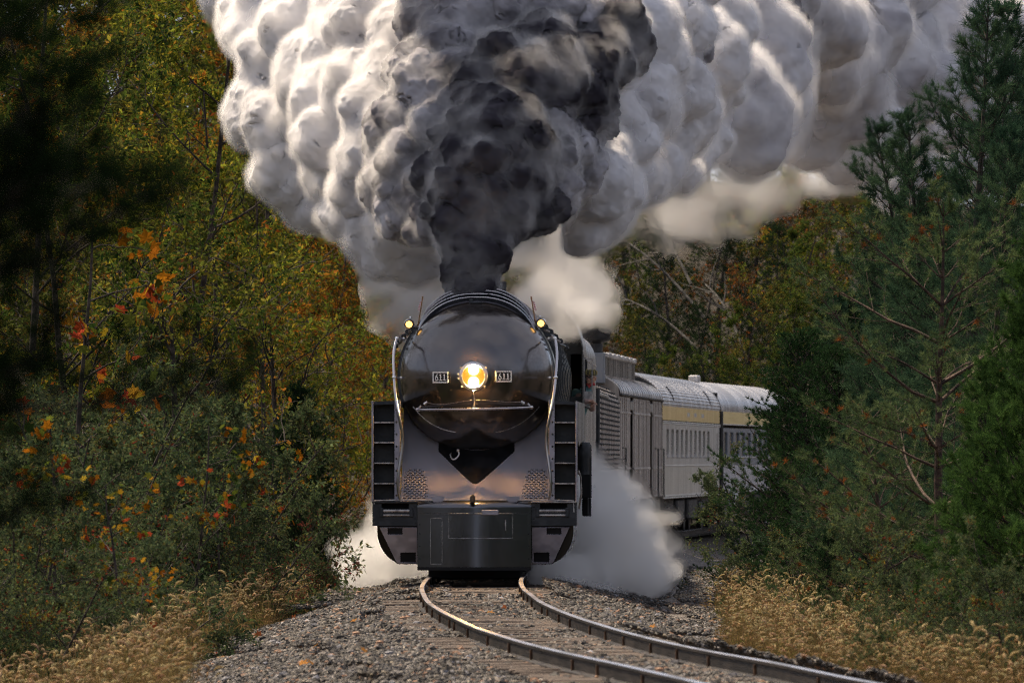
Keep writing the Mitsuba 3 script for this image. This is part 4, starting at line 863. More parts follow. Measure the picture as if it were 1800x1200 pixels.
# left side: shrubs, saplings, the dark trunk
shr = [tree_shapes(*broadleaf(400 + i, 2.7, .08, 1.15, 9, 6, 5, 15, .058, pal, 'small', multi=5, trunk_r=.03), 'leaf_glossy', crown='foliage') for i, pal in enumerate((SHRUB, SHRUB, SHRUB_RED))]
for i in range(3): shr[i]['stem'] = shr[i].pop('trunk')
for px, d, v, s in ((455, 141, 2, .95), (505, 158, 2, 1.0), (410, 138, 0, 1.05), (460, 152, 1, 1.25), (360, 130, 1, 1.0), (430, 146, 0, 1.35), (275, 124, 0, 1.0), (345, 138, 1, 1.35), (190, 117, 1, 1.0), (255, 130, 0, 1.35), (95, 112, 0, 1.0), (165, 122, 1, 1.3), (40, 108, 1, 1.1), (80, 120, 0, 1.35), (-20, 104, 0, 1.0), (515, 172, 2, 1.1), (620, 196, 0, .9), (470, 169, 0, 1.55), (400, 160, 1, 1.7), (480, 172, 0, 1.7), (280, 150, 0, 1.7), (180, 140, 1, 1.6), (60, 136, 0, 1.7), (660, 215, 1, 1.1), (600, 180, 2, .8)):
    red = v == 2; px = min(px, (455 if d < 136 else 618) - 2.2 * s * K / d)
    k = plant('shrub', shr[v], stand(px, d, None, R2.uniform(0, 6), s), 'dense shrub with small leaves, some turned dark red, near the left of the engine' if red else 'dense dark green shrub with small glossy leaves on the left bank', 'shrub', 'reddish shrubs near the engine' if red else 'green shrubs of the left bank')
    row = 'front' if d < 128 else 'middle' if d < 148 else 'back'
    in_row((red, row), k, px, '{} reddish shrub from the left on the left bank, ' + row + ' row' if red else '{} dark green small-leaved shrub from the left, in the ' + row + ' row of the left bank')
ced = tree_shapes(*conifer(310, 3.4, .8, 26, 6, 9, 3, .075, 22, (.018, .04, .018), (.03, .06, .022), up=.7, spread=.6, width=.009, irregular=.3), 'needle')
plant('cedar_tree', ced, stand(528, 158, None, .4, 1.15), 'small dark cedar rising above the shrubs left of the engine', 'tree')
plant('cedar_tree', ced, stand(300, 132, None, 2.4, .8), 'dark young cedar half hidden among the left shrubs', 'tree')
sy = tree_shapes(*broadleaf(420, 5.6, .3, 2.0, 12, 4, 3, 9, .085, [((.10, .11, .02), 4), ((.17, .16, .03), 3), ((.25, .12, .02), 1)], 'oval', trunk_r=.10, lean=(.05, 0)), 'leaf_thin')
plant('slender_tree', sy, stand(300, 140, None, 2.2, 1.05), 'slender dark-trunked tree with thin arching branches and few yellow-green leaves', 'tree')
plant('slender_tree', sy, stand(480, 165, None, 2.3, 1.05), 'slender tree with yellow-green leaves in front of the autumn wood', 'tree')
BIG = [((0.246, 0.090, 0.008), 3), ((0.271, 0.156, 0.016), 2), ((0.090, 0.107, 0.016), 3), ((0.230, 0.041, 0.016), 1.5), ((0.041, 0.066, 0.016), 2)]
mp = [tree_shapes(*broadleaf(430 + i, 3.2, .35, 1.0, 7, 3, 3, 2, .088, BIG, 'maple', trunk_r=.035, droop=.05), 'leaf_thin') for i in range(2)]
for px, d, v, s, lb in ((225, 106, 0, .92, 'orange-leaved maple sapling standing out bright above the left shrubs'), (330, 118, 1, .95, 'maple sapling with large red and yellow leaves over the shrubs'), (110, 112, 1, 1.1, 'maple sapling with green and orange leaves under the dark pine'), (395, 136, 0, .9, 'maple sapling with yellow and red leaves left of the engine'), (450, 156, 1, 1.0, 'maple sapling with broad yellow leaves nearest the engine'), (90, 130, 1, 2.0, 'tall thin maple with scattered orange leaves at the upper left')):
    plant('maple_sapling', mp[v], stand(px, d, None, R2.uniform(0, 6), s), lb, 'sapling')
# the dark, close pine at the left edge
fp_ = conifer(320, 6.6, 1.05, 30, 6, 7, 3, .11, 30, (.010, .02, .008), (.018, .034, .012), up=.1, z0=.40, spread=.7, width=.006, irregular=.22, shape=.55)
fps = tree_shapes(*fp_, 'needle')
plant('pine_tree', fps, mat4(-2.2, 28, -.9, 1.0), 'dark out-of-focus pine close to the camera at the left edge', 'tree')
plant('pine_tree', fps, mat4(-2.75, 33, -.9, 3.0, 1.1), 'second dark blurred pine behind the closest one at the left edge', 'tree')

# right side: pines, cedars
wp_ = [tree_shapes(*conifer(330 + i, 8.6, 1.95, 27, 5, 6.5, 3, .15, 26, (.032, .068, .040), (.07, .12, .062), up=.35, spread=.62, irregular=.3, width=.0085, shape=.8), 'needle') for i in range(2)]
plant('pine_tree', wp_[0], stand(1700, 128, None, .5, 1.03), 'tallest white pine at the upper right, its tip bare against the smoke', 'tree')
plant('pine_tree', wp_[1], stand(1772, 133, None, 1.5, 1.05), 'white pine whose tip stands right of the tallest pine', 'tree')
plant('pine_tree', wp_[1], stand(1612, 137, None, 3.5, .86), 'white pine with a pointed tip left of the tallest pine', 'tree')
plant('pine_tree', wp_[0], stand(1660, 134, None, 2.8, .88), 'dense white pine just left of the tallest pine', 'tree')
plant('pine_tree', wp_[1], stand(1735, 124, None, 5.2, .8), 'white pine in front of the tallest one, filling the right side', 'tree')
plant('pine_tree', wp_[1], stand(1588, 142, None, 1.1, .74), 'half-height white pine in the middle of the right-hand pines', 'tree')
plant('pine_tree', wp_[0], stand(1812, 138, None, .9, 1.0), 'white pine cut by the right edge of the picture', 'tree')
plant('pine_tree', wp_[0], stand(1560, 145, None, 4.5, .72), 'blue-green pine behind the scraggly pine', 'tree')
plant('pine_tree', wp_[1], stand(1490, 150, None, 2.0, .60), 'soft-needled pine beside the dark cedar', 'tree')
sp = conifer(340, 5.6, 1.75, 13, 4, 7.5, 3, .085, 30, (.065, .10, .042), (.15, .20, .08), up=.15, z0=.16, spread=.75, irregular=.5, brown=.05, width=.0085, shape=.5)
plant('scrub_pine', tree_shapes(*sp, 'needle', 'red_bark'), stand(1652, 113, None, .2, 1.0), 'scraggly pine with a bare reddish trunk and light green tufts', 'tree')
sp2 = conifer(341, 3.2, 1.5, 10, 4, 7.5, 3, .085, 30, (.055, .085, .036), (.12, .16, .065), up=.1, z0=.1, spread=.75, irregular=.45, brown=.05, width=.0085, shape=.5)
plant('scrub_pine', tree_shapes(*sp2, 'needle', 'red_bark'), stand(1560, 117, None, 1.2, .95), 'low scraggly pine with orange dead needles under the taller one', 'tree')
ep = tree_shapes(*conifer(342, 4.9, 1.15, 26, 6, 8, 3, .12, 28, (.035, .075, .02), (.08, .15, .04), up=.6, spread=.5, irregular=.25, width=.0085), 'needle')
plant('pine_tree', ep, stand(1800, 100, None, .2, 1.05), 'bushy green pine at the right edge, nearest of the pines there', 'tree')
plant('pine_tree', ep, stand(1745, 108, None, 2.2, .72), 'young bushy pine in front of the right edge pine', 'tree')
cd = [tree_shapes(*conifer(350 + i, 4.2, 1.2, 28, 6, 8, 3, .07, 26, (.018, .045, .018), (.04, .08, .03), up=.55, spread=.6, irregular=.4, width=.009, shape=.6), 'needle') for i in range(2)]
plant('cedar_tree', cd[0], stand(1425, 146, None, .1, 1.05), 'dark spreading cedar overlapping the last coach', 'tree')
plant('cedar_tree', cd[1], stand(1402, 153, None, .9, .8), 'lower dark cedar nearest the coaches', 'tree')
plant('cedar_tree', cd[1], stand(1480, 138, None, 2.0, .95), 'dark cedar behind the sunlit grass', 'tree')
plant('cedar_tree', cd[0], stand(1470, 160, None, 3.0, 1.25), 'tall thin-topped cedar in the shade behind', 'tree')
plant('cedar_tree', ced, stand(1455, 121, None, 1.0, .45), 'small bright green cedar at the edge of the grass', 'tree')
plant('cedar_tree', ced, stand(1520, 118, None, 3.0, .4), 'second small green cedar at the edge of the grass', 'tree')
for px, d, s in ((1730, 95, .62), (1795, 92, .7), (1680, 101, .6), (1620, 108, .6), (1760, 104, .9), (1560, 126, .8), (1405, 158, .6), (1420, 134, .6), (1390, 168, 1.0)):
    k = plant('shrub', shr[int(s * 100) % 2], stand(px, d, None, R2.uniform(0, 6), s), 'leafy shrub with small grey-green leaves under the right-hand pines', 'shrub', 'shrubs under the right-hand pines')
    in_row('under pines', k, px, '{} grey-green leafy shrub from the left under the right-hand pines')
yl = tree_shapes(*broadleaf(440, 9, .5, 1.4, 10, 4, 3, 10, .11, YELLOW[:3], 'oval', trunk_r=.07), 'leaf_thin')
plant('yellow_tree', yl, stand(1800, 150, None, .3, 1.0), 'yellow-leaved tree showing behind the pine tips at the right edge', 'tree')

name_rows()
# the woods on both sides of the line nearer than the frame shows, which the polished nose mirrors
lab('woods', 'woods along the line on either side of the camera', 'woods', kind='stuff')
nw = 0
for y in np.arange(-150, 84, 8.5):
    for s in (-1, 1):
        for o in (0, 6.5):
            x = s * (9.5 + o + R2.uniform(0, 2.5)) + (xc(max(y, 30)) * .35 if y > 0 else 3)
            if abs(x) < 4.5 + .06 * max(y, 0): continue
            nm = ('green', 'olive', 'yellow', 'pine', 'orange')[R2.integers(5)]
            M = mat4(x, y, float(ground_z(x, y)), R2.uniform(0, 6), R2.uniform(.8, 1.15))
            nw += 1; scene[f'woods__{nw:03d}'] = {'type': 'instance', 'to_world': T(M), 'g': {'type': 'ref', 'id': kinds[nm, 0]['id']}}

for x in np.r_[np.arange(-46, -11, 4.2), np.arange(21, 50, 4.2)]:
    for y in (-12, -21):
        nw += 1; scene[f'woods__{nw:03d}'] = {'type': 'instance', 'to_world': T(mat4(x + R2.uniform(-1, 1), y, float(ground_z(x, y)), R2.uniform(0, 6), R2.uniform(1.8, 2.2))), 'g': {'type': 'ref', 'id': kinds[('green', 'olive', 'pine')[R2.integers(3)], 0]['id']}}

# foxtail grass, dry and bent over
def foxtail(seed, n=46, size=.62, hgt=.62, green=0.0):
    rng = np.random.default_rng(seed); V, F, C, k = [], [], [], 0
    def add(v, f, c):
        nonlocal k
        V.append(v); F.append(np.asarray(f) + k); C.append(np.repeat(np.asarray(c)[None], len(v), 0) if np.ndim(c) == 1 else c); k += len(v)
    def ribbon(p, w, c):
        t = np.gradient(p, axis=0); s = np.cross(t, rng.normal(size=3)); s /= np.linalg.norm(s, axis=1, keepdims=True) + 1e-9
        w = np.asarray(w)[:, None]; v = np.concatenate([p - s * w, p + s * w]); m = len(p)
        add(v, [q for i in range(m - 1) for q in ((i, i + 1, m + i + 1), (i, m + i + 1, m + i))], c)
    for i in range(n):
        b = np.array([rng.uniform(-size / 2, size / 2), rng.uniform(-size / 2, size / 2), -.06])
        h = hgt * rng.uniform(.45, 1.25); a = rng.uniform(0, 2 * PI); ln = rng.uniform(.05, .22); dv = np.array([math.cos(a), math.sin(a), 0])
        tt = np.linspace(0, 1, 5)[:, None]
        stem = b + dv * ln * tt ** 2 + np.array([0, 0, h]) * tt
        g = rng.random() < green
        col = np.array([.24, .165, .07]) * rng.uniform(.35, 1.2) if not g else np.array([.08, .11, .025]) * rng.uniform(.6, 1.3)
        col = col * (1 + rng.normal(size=3) * .06)
        ribbon(stem, [.0022, .002, .002, .0018, .0015], np.clip(col * .8, 0, 1))
        for j in range(3):
            z = rng.uniform(.05, .6); p0 = b + dv * ln * z * z + np.array([0, 0, h * z]); a2 = rng.uniform(0, 2 * PI); d2 = np.array([math.cos(a2), math.sin(a2), 0])
            L_ = rng.uniform(.12, .28); t4 = np.linspace(0, 1, 4)[:, None]
            ribbon(p0 + d2 * L_ * t4 * .8 + np.array([0, 0, 1.0]) * (L_ * (t4 * .9 - t4 ** 2 * rng.uniform(.5, 1.1))), [.003, .005, .004, .0006], np.clip(col * rng.uniform(.6, 1.05), 0, 1))
        # the arched, bristly head
        if rng.random() < .42:
            hl = rng.uniform(.07, .12); d3 = (stem[-1] - stem[-2]); d3 /= np.linalg.norm(d3); q = [stem[-1]]; dirc = d3.copy()
            for _ in range(5):
                dirc = dirc + dv * .22 + np.array([0, 0, -.20]); dirc /= np.linalg.norm(dirc); q.append(q[-1] + dirc * hl / 5)
            q = np.array(q); rr = np.array([.004, .009, .0115, .011, .008, .003])
            hd = tube(q, rr, 5, False); hc = np.clip(np.array([.50, .37, .20]) * rng.uniform(.6, 1.2) * (1 + rng.normal(size=3) * .05), 0, 1)
            add(np.array(hd.vertices), np.array(hd.faces), hc)
            m = 26; u = rng.uniform(.05, 1, m); pp = np.array([along(q, min(x, .99))[0] for x in u]); dd = np.array([along(q, min(x, .99))[1] for x in u]); dd /= np.linalg.norm(dd, axis=1, keepdims=True)
            o = np.cross(dd, rng.normal(size=(m, 3))); o /= np.linalg.norm(o, axis=1, keepdims=True)
            tip = pp + (o * .8 + dd * .7) * rng.uniform(.016, .03, (m, 1)); sd = np.cross(o, dd) * .0013
            v = np.stack([pp - sd, pp + sd, tip], 1).reshape(-1, 3)
            add(v, np.arange(m * 3).reshape(-1, 3), np.clip(hc * 1.15, 0, 1))
    return mikit.ply((np.vstack(V), np.vstack(F)), 'straw', color=np.vstack(C))
for i in range(3):
    scene[f'foxtail_patch_{i}'] = {'type': 'shapegroup', 'blades': foxtail(60 + i, green=(.03, .1, .3)[i])}
lab('dry_grass', 'dry golden foxtail grass along both edges of the ballast', 'grass', kind='stuff')
R3 = np.random.default_rng(9); ng = 0
def grass(x, y, s, v):
    global ng
    ng += 1
    scene[f'dry_grass__{ng:03d}'] = {'type': 'instance', 'to_world': T(mat4(x, y, float(ground_z(x, y)), R3.uniform(0, 6.3), (s, s, s * R3.uniform(.8, 1.15)))), 'g': {'type': 'ref', 'id': f'foxtail_patch_{v}'}}
for y in np.arange(84, 152, .62):
    c = xc(y)
    wide = np.interp(y, [84, 100, 125, 140, 152], [3.6, 3.3, 2.2, .9, .4])
    for u in np.arange(uright(y) + .1, uright(y) + wide, .52):
        e = (u - uright(y)) / wide
        if R3.random() < (.98 if e > .12 else .6): grass(c + u + R3.normal() * .1, y + R3.normal() * .15, R3.uniform(.8, 1.15) * (.75 if e < .12 else 1), 0 if R3.random() < .8 - .3 * e else R3.integers(1, 3))
    wl = np.interp(y, [84, 100, 118, 135, 150], [3.2, 2.6, 2.2, 2.0, 1.5])
    if y < 151:
        for u in np.arange(uleft(y) - .15, uleft(y) - wl, -.52):
            e = (uleft(y) - u) / wl
            if R3.random() < .85: grass(c + u + R3.normal() * .12, y + R3.normal() * .15, R3.uniform(.8, 1.2), 0 if R3.random() < .55 else R3.integers(1, 3))
# fallen leaves on the stones
lf = [leaves(np.zeros((1, 3)), np.array([[1.0, 0, .1]]), np.array([.11]), np.array([c]), 'maple', np.random.default_rng(i)) for i, c in enumerate(((.42, .2, .06), (.45, .28, .14), (.3, .1, .04)))]
lp_ = [mikit.ply((v, f), 'leaf_thin', color=c) for v, f, c in lf]
for i in range(26):
    y = R3.uniform(88, 140); u = R3.choice([R3.uniform(-1.2, 1.2), R3.uniform(-3.6, -1.7), R3.uniform(1.6, 2.6)])
    x = xc(y) + u
    k = numbered('fallen_leaf'); scene[k] = {**lp_[i % 3], 'to_world': T(mat4(x, y, float(ground_z(x, y)) + .045, R3.uniform(0, 6), 1, .2))}
    lab(k, 'fallen autumn leaf lying on the ballast stones', 'leaf', 'fallen leaves on the ballast')
def surface_nets(F, origin, h):
    """Closed surface F=0 (inside F>0) as (vertices, triangles)."""
    s = F > 0
    nx, ny, nz = F.shape
    c = np.zeros((nx-1, ny-1, nz-1), np.int8)
    for a in (0,1):
        for b in (0,1):
            for d in (0,1):
                c += s[a:nx-1+a, b:ny-1+b, d:nz-1+d]
    act = (c > 0) & (c < 8)
    idx = np.argwhere(act)
    num = -np.ones(act.shape, np.int64); num[act] = np.arange(len(idx))
    corner = [(a,b,d) for a in (0,1) for b in (0,1) for d in (0,1)]
    val = {k: F[idx[:,0]+k[0], idx[:,1]+k[1], idx[:,2]+k[2]] for k in corner}
    acc = np.zeros((len(idx),3)); cnt = np.zeros(len(idx))
    for p in corner:
        for ax in range(3):
            if p[ax]: continue
            q = list(p); q[ax] = 1; q = tuple(q)
            A, B = val[p], val[q]
            m = (A > 0) != (B > 0)
            t = np.where(m, A/np.where(m, A-B, 1), 0)
            pt = np.array(p, float)[None].repeat(len(idx),0); pt[:,ax] = t
            acc += np.where(m[:,None], pt, 0); cnt += m
    v = (idx + acc/cnt[:,None])*h + origin
    tris = []
    for ax in range(3):
        u, w = (ax+1)%3, (ax+2)%3
        sl0 = [slice(1,-1)]*3; sl1 = [slice(1,-1)]*3
        sl0[ax] = slice(0,-1); sl1[ax] = slice(1,None)
        a, b = s[tuple(sl0)], s[tuple(sl1)]
        e = np.argwhere(a != b); 
        if not len(e): continue
        flip = a[a != b]
        off = np.ones(3, int); off[ax] = 0
        e = e + off
        def cell(du, dw):
            q = e.copy(); q[:,u] -= du; q[:,w] -= dw
            return num[q[:,0], q[:,1], q[:,2]]
        q = np.stack([cell(1,1), cell(0,1), cell(0,0), cell(1,0)], 1)
        q[~flip] = q[~flip][:, ::-1]
        tris.append(np.vstack([q[:,[0,1,2]], q[:,[0,2,3]]]))
    return v, np.vstack(tris)
def puff_field(C, R, lo, hi, h):
    n = np.ceil((np.array(hi)-lo)/h).astype(int)+1
    F = np.full(n, -1.0, np.float32)
    ax = [lo[k]+np.arange(n[k])*h for k in range(3)]
    for c, r in zip(C, R):
        i0 = [max(0, int((c[k]-r-.5-lo[k])/h)) for k in range(3)]
        i1 = [min(n[k], int((c[k]+r+.5-lo[k])/h)+2) for k in range(3)]
        g = [ax[k][i0[k]:i1[k]] for k in range(3)]
        if min(map(len, g)) == 0: continue
        d = r-np.sqrt((g[0][:,None,None]-c[0])**2+(g[1][None,:,None]-c[1])**2+(g[2][None,None,:]-c[2])**2)
        sub = F[i0[0]:i1[0], i0[1]:i1[1], i0[2]:i1[2]]
        np.maximum(sub, d, out=sub)
    return F
def bulge(p, n, spacing, amp, rng):
    lo, hi = p.min(0)-spacing, p.max(0)+spacing
    keep = None
    m = int(np.prod((hi-lo)/spacing)*1.0)
    if m < 3e6:
        pts = lo+rng.random((m,3))*(hi-lo)
    else:
        base = p[rng.integers(0, len(p), 400000)]
        pts = base+rng.normal(size=base.shape)*spacing*.6
        # thin to about one point per spacing^3
        k = np.unique(np.floor(pts/spacing).astype(int), axis=0, return_index=True)[1]
        pts = pts[k]
    d, k = cKDTree(pts).query(p, k=4)
    a = rng.uniform(.45, 1.35, len(pts))[k]
    return amp * (np.log(np.exp(5 * a * (1 - (d / (spacing * .95)) ** 2)).sum(1)) / 5 - .45)
PUFFS = {3: [(834,486,38,152.1),(826,466,42,152.1),(838,444,44,152.1),(820,425,42,152.1),(848,415,48,152.2),(812,397,46,152.2),(850,377,62,152.3),(815,352,58,152.4),(885,348,60,152.5),(935,362,46,152.9),(800,318,58,152.9),(848,302,68,152.6),(908,288,62,152.8),(882,243,62,152.8),(830,250,60,153),(915,225,52,153.2),(862,208,58,153.2),
    (932,150,62,153.6),(962,128,55,153.9),(895,108,50,154),(1000,165,50,154.4),(1022,130,58,154.8),(1048,108,58,155.2),(1078,60,58,155.8),(1095,92,40,156),(1022,190,54,154.8),(1032,226,42,155),(948,92,55,154.4),(845,158,40,153.6),(1000,215,40,154.4),(960,190,50,153.8)],
  2: [(715,215,55,154.4),(730,300,65,154),(700,250,50,154.6),(760,170,60,154.2),(790,88,60,154.8),(745,130,55,154.8),(762,345,58,153.6),(720,372,48,154),(772,392,42,153),(690,330,46,154.6),(950,235,58,153.6),(985,262,52,154),(958,312,60,153.4),(760,35,50,155.8),(838,45,60,155.2),(900,22,60,155.2),(960,25,60,155.4),(1010,30,55,155.8),(1050,12,50,156.4),(790,230,60,153.6),(800,140,55,154.2),(1005,300,45,154.2),(1005,72,50,155.6),(1340,50,58,181),(1372,92,52,182),(1190,85,45,163.2)],
  1: [(640,330,55,156.4),(660,282,58,156),(665,205,58,156.2),(690,140,58,156.6),(640,152,68,157.4),(650,45,68,158),(720,60,60,157),(1010,275,52,155),(1042,322,62,155.8),(1062,290,45,156.2),(1120,172,58,158.6),(1150,100,58,160),(1120,55,66,159),(1180,150,62,161.5),(1240,105,66,166),(520,232,76,161.2),(482,192,76,162),(515,122,84,162),(1310,230,64,176),(1282,150,58,176),(1330,120,66,178),(1300,60,76,178),(1170,40,70,161.5),(362,-128,78,154.4),(515,-165,105,153.6),(610,-190,100,153.6),(760,-200,120,156),(700,-60,110,160),(850,-70,120,159),(1000,-60,110,159),(1150,-70,120,163),(1400,40,88,184),(1480,60,96,190),(1440,100,78,188),(1585,290,58,224),(1640,262,70,228),(1700,225,88,232),(1780,170,100,235),(1540,120,105,200),(1620,140,95,214),(1460,165,76,190),(1600,60,110,206)],  # highest puffs, out of frame, are added to keep sun off the engine
  0: [(618,372,44,157),(662,402,46,156.6),(600,182,72,158.4),(612,92,76,159),(602,242,58,157.8),(572,242,46,157.6),(586,302,44,158.6),(560,132,72,160),(552,42,86,161),(500,52,84,163),(462,32,72,164),(516,300,64,161),(541,346,46,161),(560,372,30,160.6),(500,252,52,162),(622,22,66,159.4),(680,430,50,156.6),(722,432,52,156),(700,395,50,155.6),(1080,332,42,157),(1060,372,46,157.4),(1030,400,40,157),(1052,270,46,156.8),(1100,250,42,158),(1086,210,46,158),(1142,202,46,160),(1128,130,42,160),(1202,205,56,163.5),(1172,242,46,162),(1150,292,44,161),(1130,322,36,160),(1106,302,42,159),(1232,160,56,166.4),(1230,262,32,166),(1252,246,27,166.6),(1210,282,36,165.4),(1190,300,34,164),(1242,30,76,167),(1500,-70,140,200),(1300,-60,120,182),(560,-70,110,163),(440,-50,90,166),(1352,182,54,179),(1560,212,72,204),(1502,232,68,198),(1432,242,50,190),(1700,40,115,226),(1800,20,120,232)],
  4: [(700,480,62,158),(740,520,66,158),(690,540,56,158.6),(720,570,46,158.8),(760,470,52,157.4),(680,500,42,159),(705,440,46,158.6),(930,430,62,158.6),(960,480,72,159.5),(990,520,72,161),(1030,540,52,163),(940,520,56,160),(1000,570,44,163),(1060,520,32,164),(1070,555,26,165),(1040,470,42,163),(980,410,52,159.5),(900,470,40,158),(905,410,44,157.4),(1020,430,40,161),
   (1225,300,52,190),(1290,318,55,194),(1110,400,52,176),(1160,380,56,184),(1220,365,55,190),(1280,350,52,196),(1345,330,56,200),(1420,312,58,208),(1500,292,60,216),(1560,290,50,222),(1240,410,40,192),(1180,420,40,186),(1300,395,36,198)]}
def smoke_block(seed, lo, hi, h, ysel, near=True):
    rng = np.random.default_rng(seed); Fs = {}
    lo, hi = np.array(lo, float), np.array(hi, float)
    for k, P in PUFFS.items():
        sel = [p for p in P if ysel[0] <= p[3] < ysel[1]]
        if not sel: continue
        C = np.array([at(x, y, d) for x, y, r, d in sel]); R = np.array([r * d / K for x, y, r, d in sel])
        cs, rs = [C], [R]
        soft = k == 4
        for lev, (n, a, b, o) in enumerate(((20, .3, .52, .74) if near else (26, .3, .55, .86), (9, .3, .5, .78)) if not soft else ((8, .4, .6, .7),)):
            C0, R0 = cs[-1], rs[-1]
            u = rng.normal(size=(len(C0), n, 3)); u /= np.linalg.norm(u, axis=2, keepdims=True)
            u[..., 1] -= .25; u /= np.linalg.norm(u, axis=2, keepdims=True)
            r1 = R0[:, None] * rng.uniform(a, b, (len(C0), n))
            c1 = C0[:, None] + u * (R0[:, None, None] * o)
            if lev == 1 and not near: c1, r1 = c1[:, :6], r1[:, :6]
            cs.append(c1.reshape(-1, 3)); rs.append(r1.ravel())
        C, R = np.vstack(cs), np.concatenate(rs)
        Fs[k] = puff_field(C, R, lo, hi, h)
    n = next(iter(Fs.values())).shape
    # slow swirls bend the puffs out of round
    cn = np.maximum(4, (np.array(n) * h / (.24 if near else .5)).astype(int))
    cg = np.stack(np.meshgrid(*[lo[a] + np.linspace(0, (n[a] - 1) * h, cn[a]) for a in range(3)], indexing='ij'), -1)
    fw = (2.0, .34) if near else (1.1, .6)
    W = [((meshkit.fbm(cg * fw[0] + o, 3, 4) - .5) * fw[1]).astype(np.float32) for o in (0, 31, 67)]
    W = [zoom(w, np.array(n) / cn, order=1, output=np.float32)[:n[0], :n[1], :n[2]] for w in W]
    ix = [np.arange(n[a], dtype=np.float32).reshape([-1 if b == a else 1 for b in range(3)]) for a in range(3)]
    co = [ix[a] + W[a] / h for a in range(3)]
    Fs = {k: map_coordinates(F, co, order=1, mode='nearest') for k, F in Fs.items()}
    del W, co
    Fs = {k: gaussian_filter(F, .75 if near else .7, output=np.float32) for k, F in Fs.items()}
    ys = lo[1] + np.arange(n[1]) * h
    edge = np.minimum(ys - lo[1], hi[1] - ys)[None, :, None] - 2 * h
    def shut(F, e=0):
        F = np.minimum(F, edge - e).astype(np.float32)
        F[0], F[-1], F[:, 0], F[:, -1], F[:, :, 0], F[:, :, -1] = -1, -1, -1, -1, -1, -1
        return F
    U = shut(np.maximum.reduce([Fs[k] for k in Fs if k != 4]), .2)
    v, f = surface_nets(U, lo, h)
    v, f = subdiv(v, f)
    I = np.clip(((v - lo) / h).astype(int), 0, np.array(n) - 1)
    wk = {k: np.exp(np.clip(Fs[k][I[:, 0], I[:, 1], I[:, 2]], -.8, .3) / (.15 if near else .2)) for k in Fs if k != 4}
    soot = sum(wk[k] * {0: 0.0, 1: .16, 2: .58, 3: 1.18}[k] for k in wk) / sum(wk.values())
    fine = np.clip(.5 + soot, 0, 1)
    if not near: soot = soot + .2
    soot = soot + 1.0 * (meshkit.fbm(v * 2.4 + 11, 5, 9) - .5) * (.25 + np.minimum(soot, .8))
    col = np.stack([np.interp(soot, [0, .25, .5, .75, 1.0, 1.3], c) for c in ((.74, .62, .37, .12, .038, .025), (.735, .615, .36, .115, .035, .023), (.755, .64, .39, .132, .044, .03))], -1)
    m = trimesh.Trimesh(v, f, process=False)
    for sp, am in ((.36, .12), (.18, .085), (.09, .054)) if near else ((.6, .2), (.3, .13), (.17, .07)):
        d = bulge(np.array(m.vertices), None, sp, am, rng) * fine
        m.vertices = m.vertices + m.vertex_normals * d[:, None]
    a, b = v[f], np.array(m.vertices)[f]
    na, nb = (np.cross(t[:, 1] - t[:, 0], t[:, 2] - t[:, 0]) for t in (a, b))
    bad = (na * nb).sum(1) < -.05 * np.linalg.norm(na, axis=1) * np.linalg.norm(nb, axis=1)
    for _ in range(1):      # creases that fold over themselves are laid flat again
        w = np.zeros(len(v)); w[f[bad].ravel()] = 1; bad = bad | (w[f].sum(1) > 0)
    m.vertices = np.where(w[:, None] > 0, v, m.vertices)
    out = [('plume', m, col)]
    # thin smoke that clings to the billows, and the steam
    den = (11.0 if near else 6.0) * sstep(-.15 if near else -.22, .03, U) * (1 - .85 * sstep(-.15, .05, Fs[3]) if 3 in Fs else 1)
    cover = shut(U + (.27 if near else .45))
    if 4 in Fs:
        nz = zoom(meshkit.fbm(cg * [2.2, 1.2, 2.2] + 5, 4, 8), np.array(n) / cn, order=1)[:n[0], :n[1], :n[2]]
        S = Fs[4] + (nz - .52) * 1.8
        den = np.maximum(den, (2.6 if near else .85) * sstep(-.1, .7, S) * (U < .05)); cover = np.maximum(cover, shut(Fs[4] + .06))
    b = 2 if near else 1
    cv, cf = surface_nets(cover[::b, ::b, ::b], lo, h * b)
    out.append(('thin_smoke', trimesh.Trimesh(cv, cf, process=False), (den.astype(np.float32), lo, h)))
    if 4 in Fs:
        cv, cf = surface_nets(shut(np.minimum(S - .05, Fs[4] - .02), .1)[::b, ::b, ::b], lo, h * b)
        out.append(('steam', trimesh.Trimesh(cv, cf, process=False), None))
    return out
def subdiv(v, f):
    """Splits each triangle that looks towards the line ahead into four."""
    t = v[f]; n = np.cross(t[:, 1] - t[:, 0], t[:, 2] - t[:, 0]); go = n[:, 1] < .2 * np.linalg.norm(n, axis=1)
    keep, f = f[~go], f[go]
    e = np.sort(np.vstack([f[:, [0, 1]], f[:, [1, 2]], f[:, [2, 0]]]), axis=1)
    u, inv = np.unique(e[:, 0].astype(np.int64) * len(v) + e[:, 1], return_inverse=True)
    mid = (v[u // len(v)] + v[u % len(v)]) / 2
    n = len(f); i0, i1, i2 = inv[:n] + len(v), inv[n:2 * n] + len(v), inv[2 * n:] + len(v)
    return np.vstack([v, mid]), np.vstack([np.stack([f[:, 0], i0, i2], 1), np.stack([f[:, 1], i1, i0], 1), np.stack([f[:, 2], i2, i1], 1), np.stack([i0, i1, i2], 1), keep])
scene['clear_air'] = {'type': 'null'}
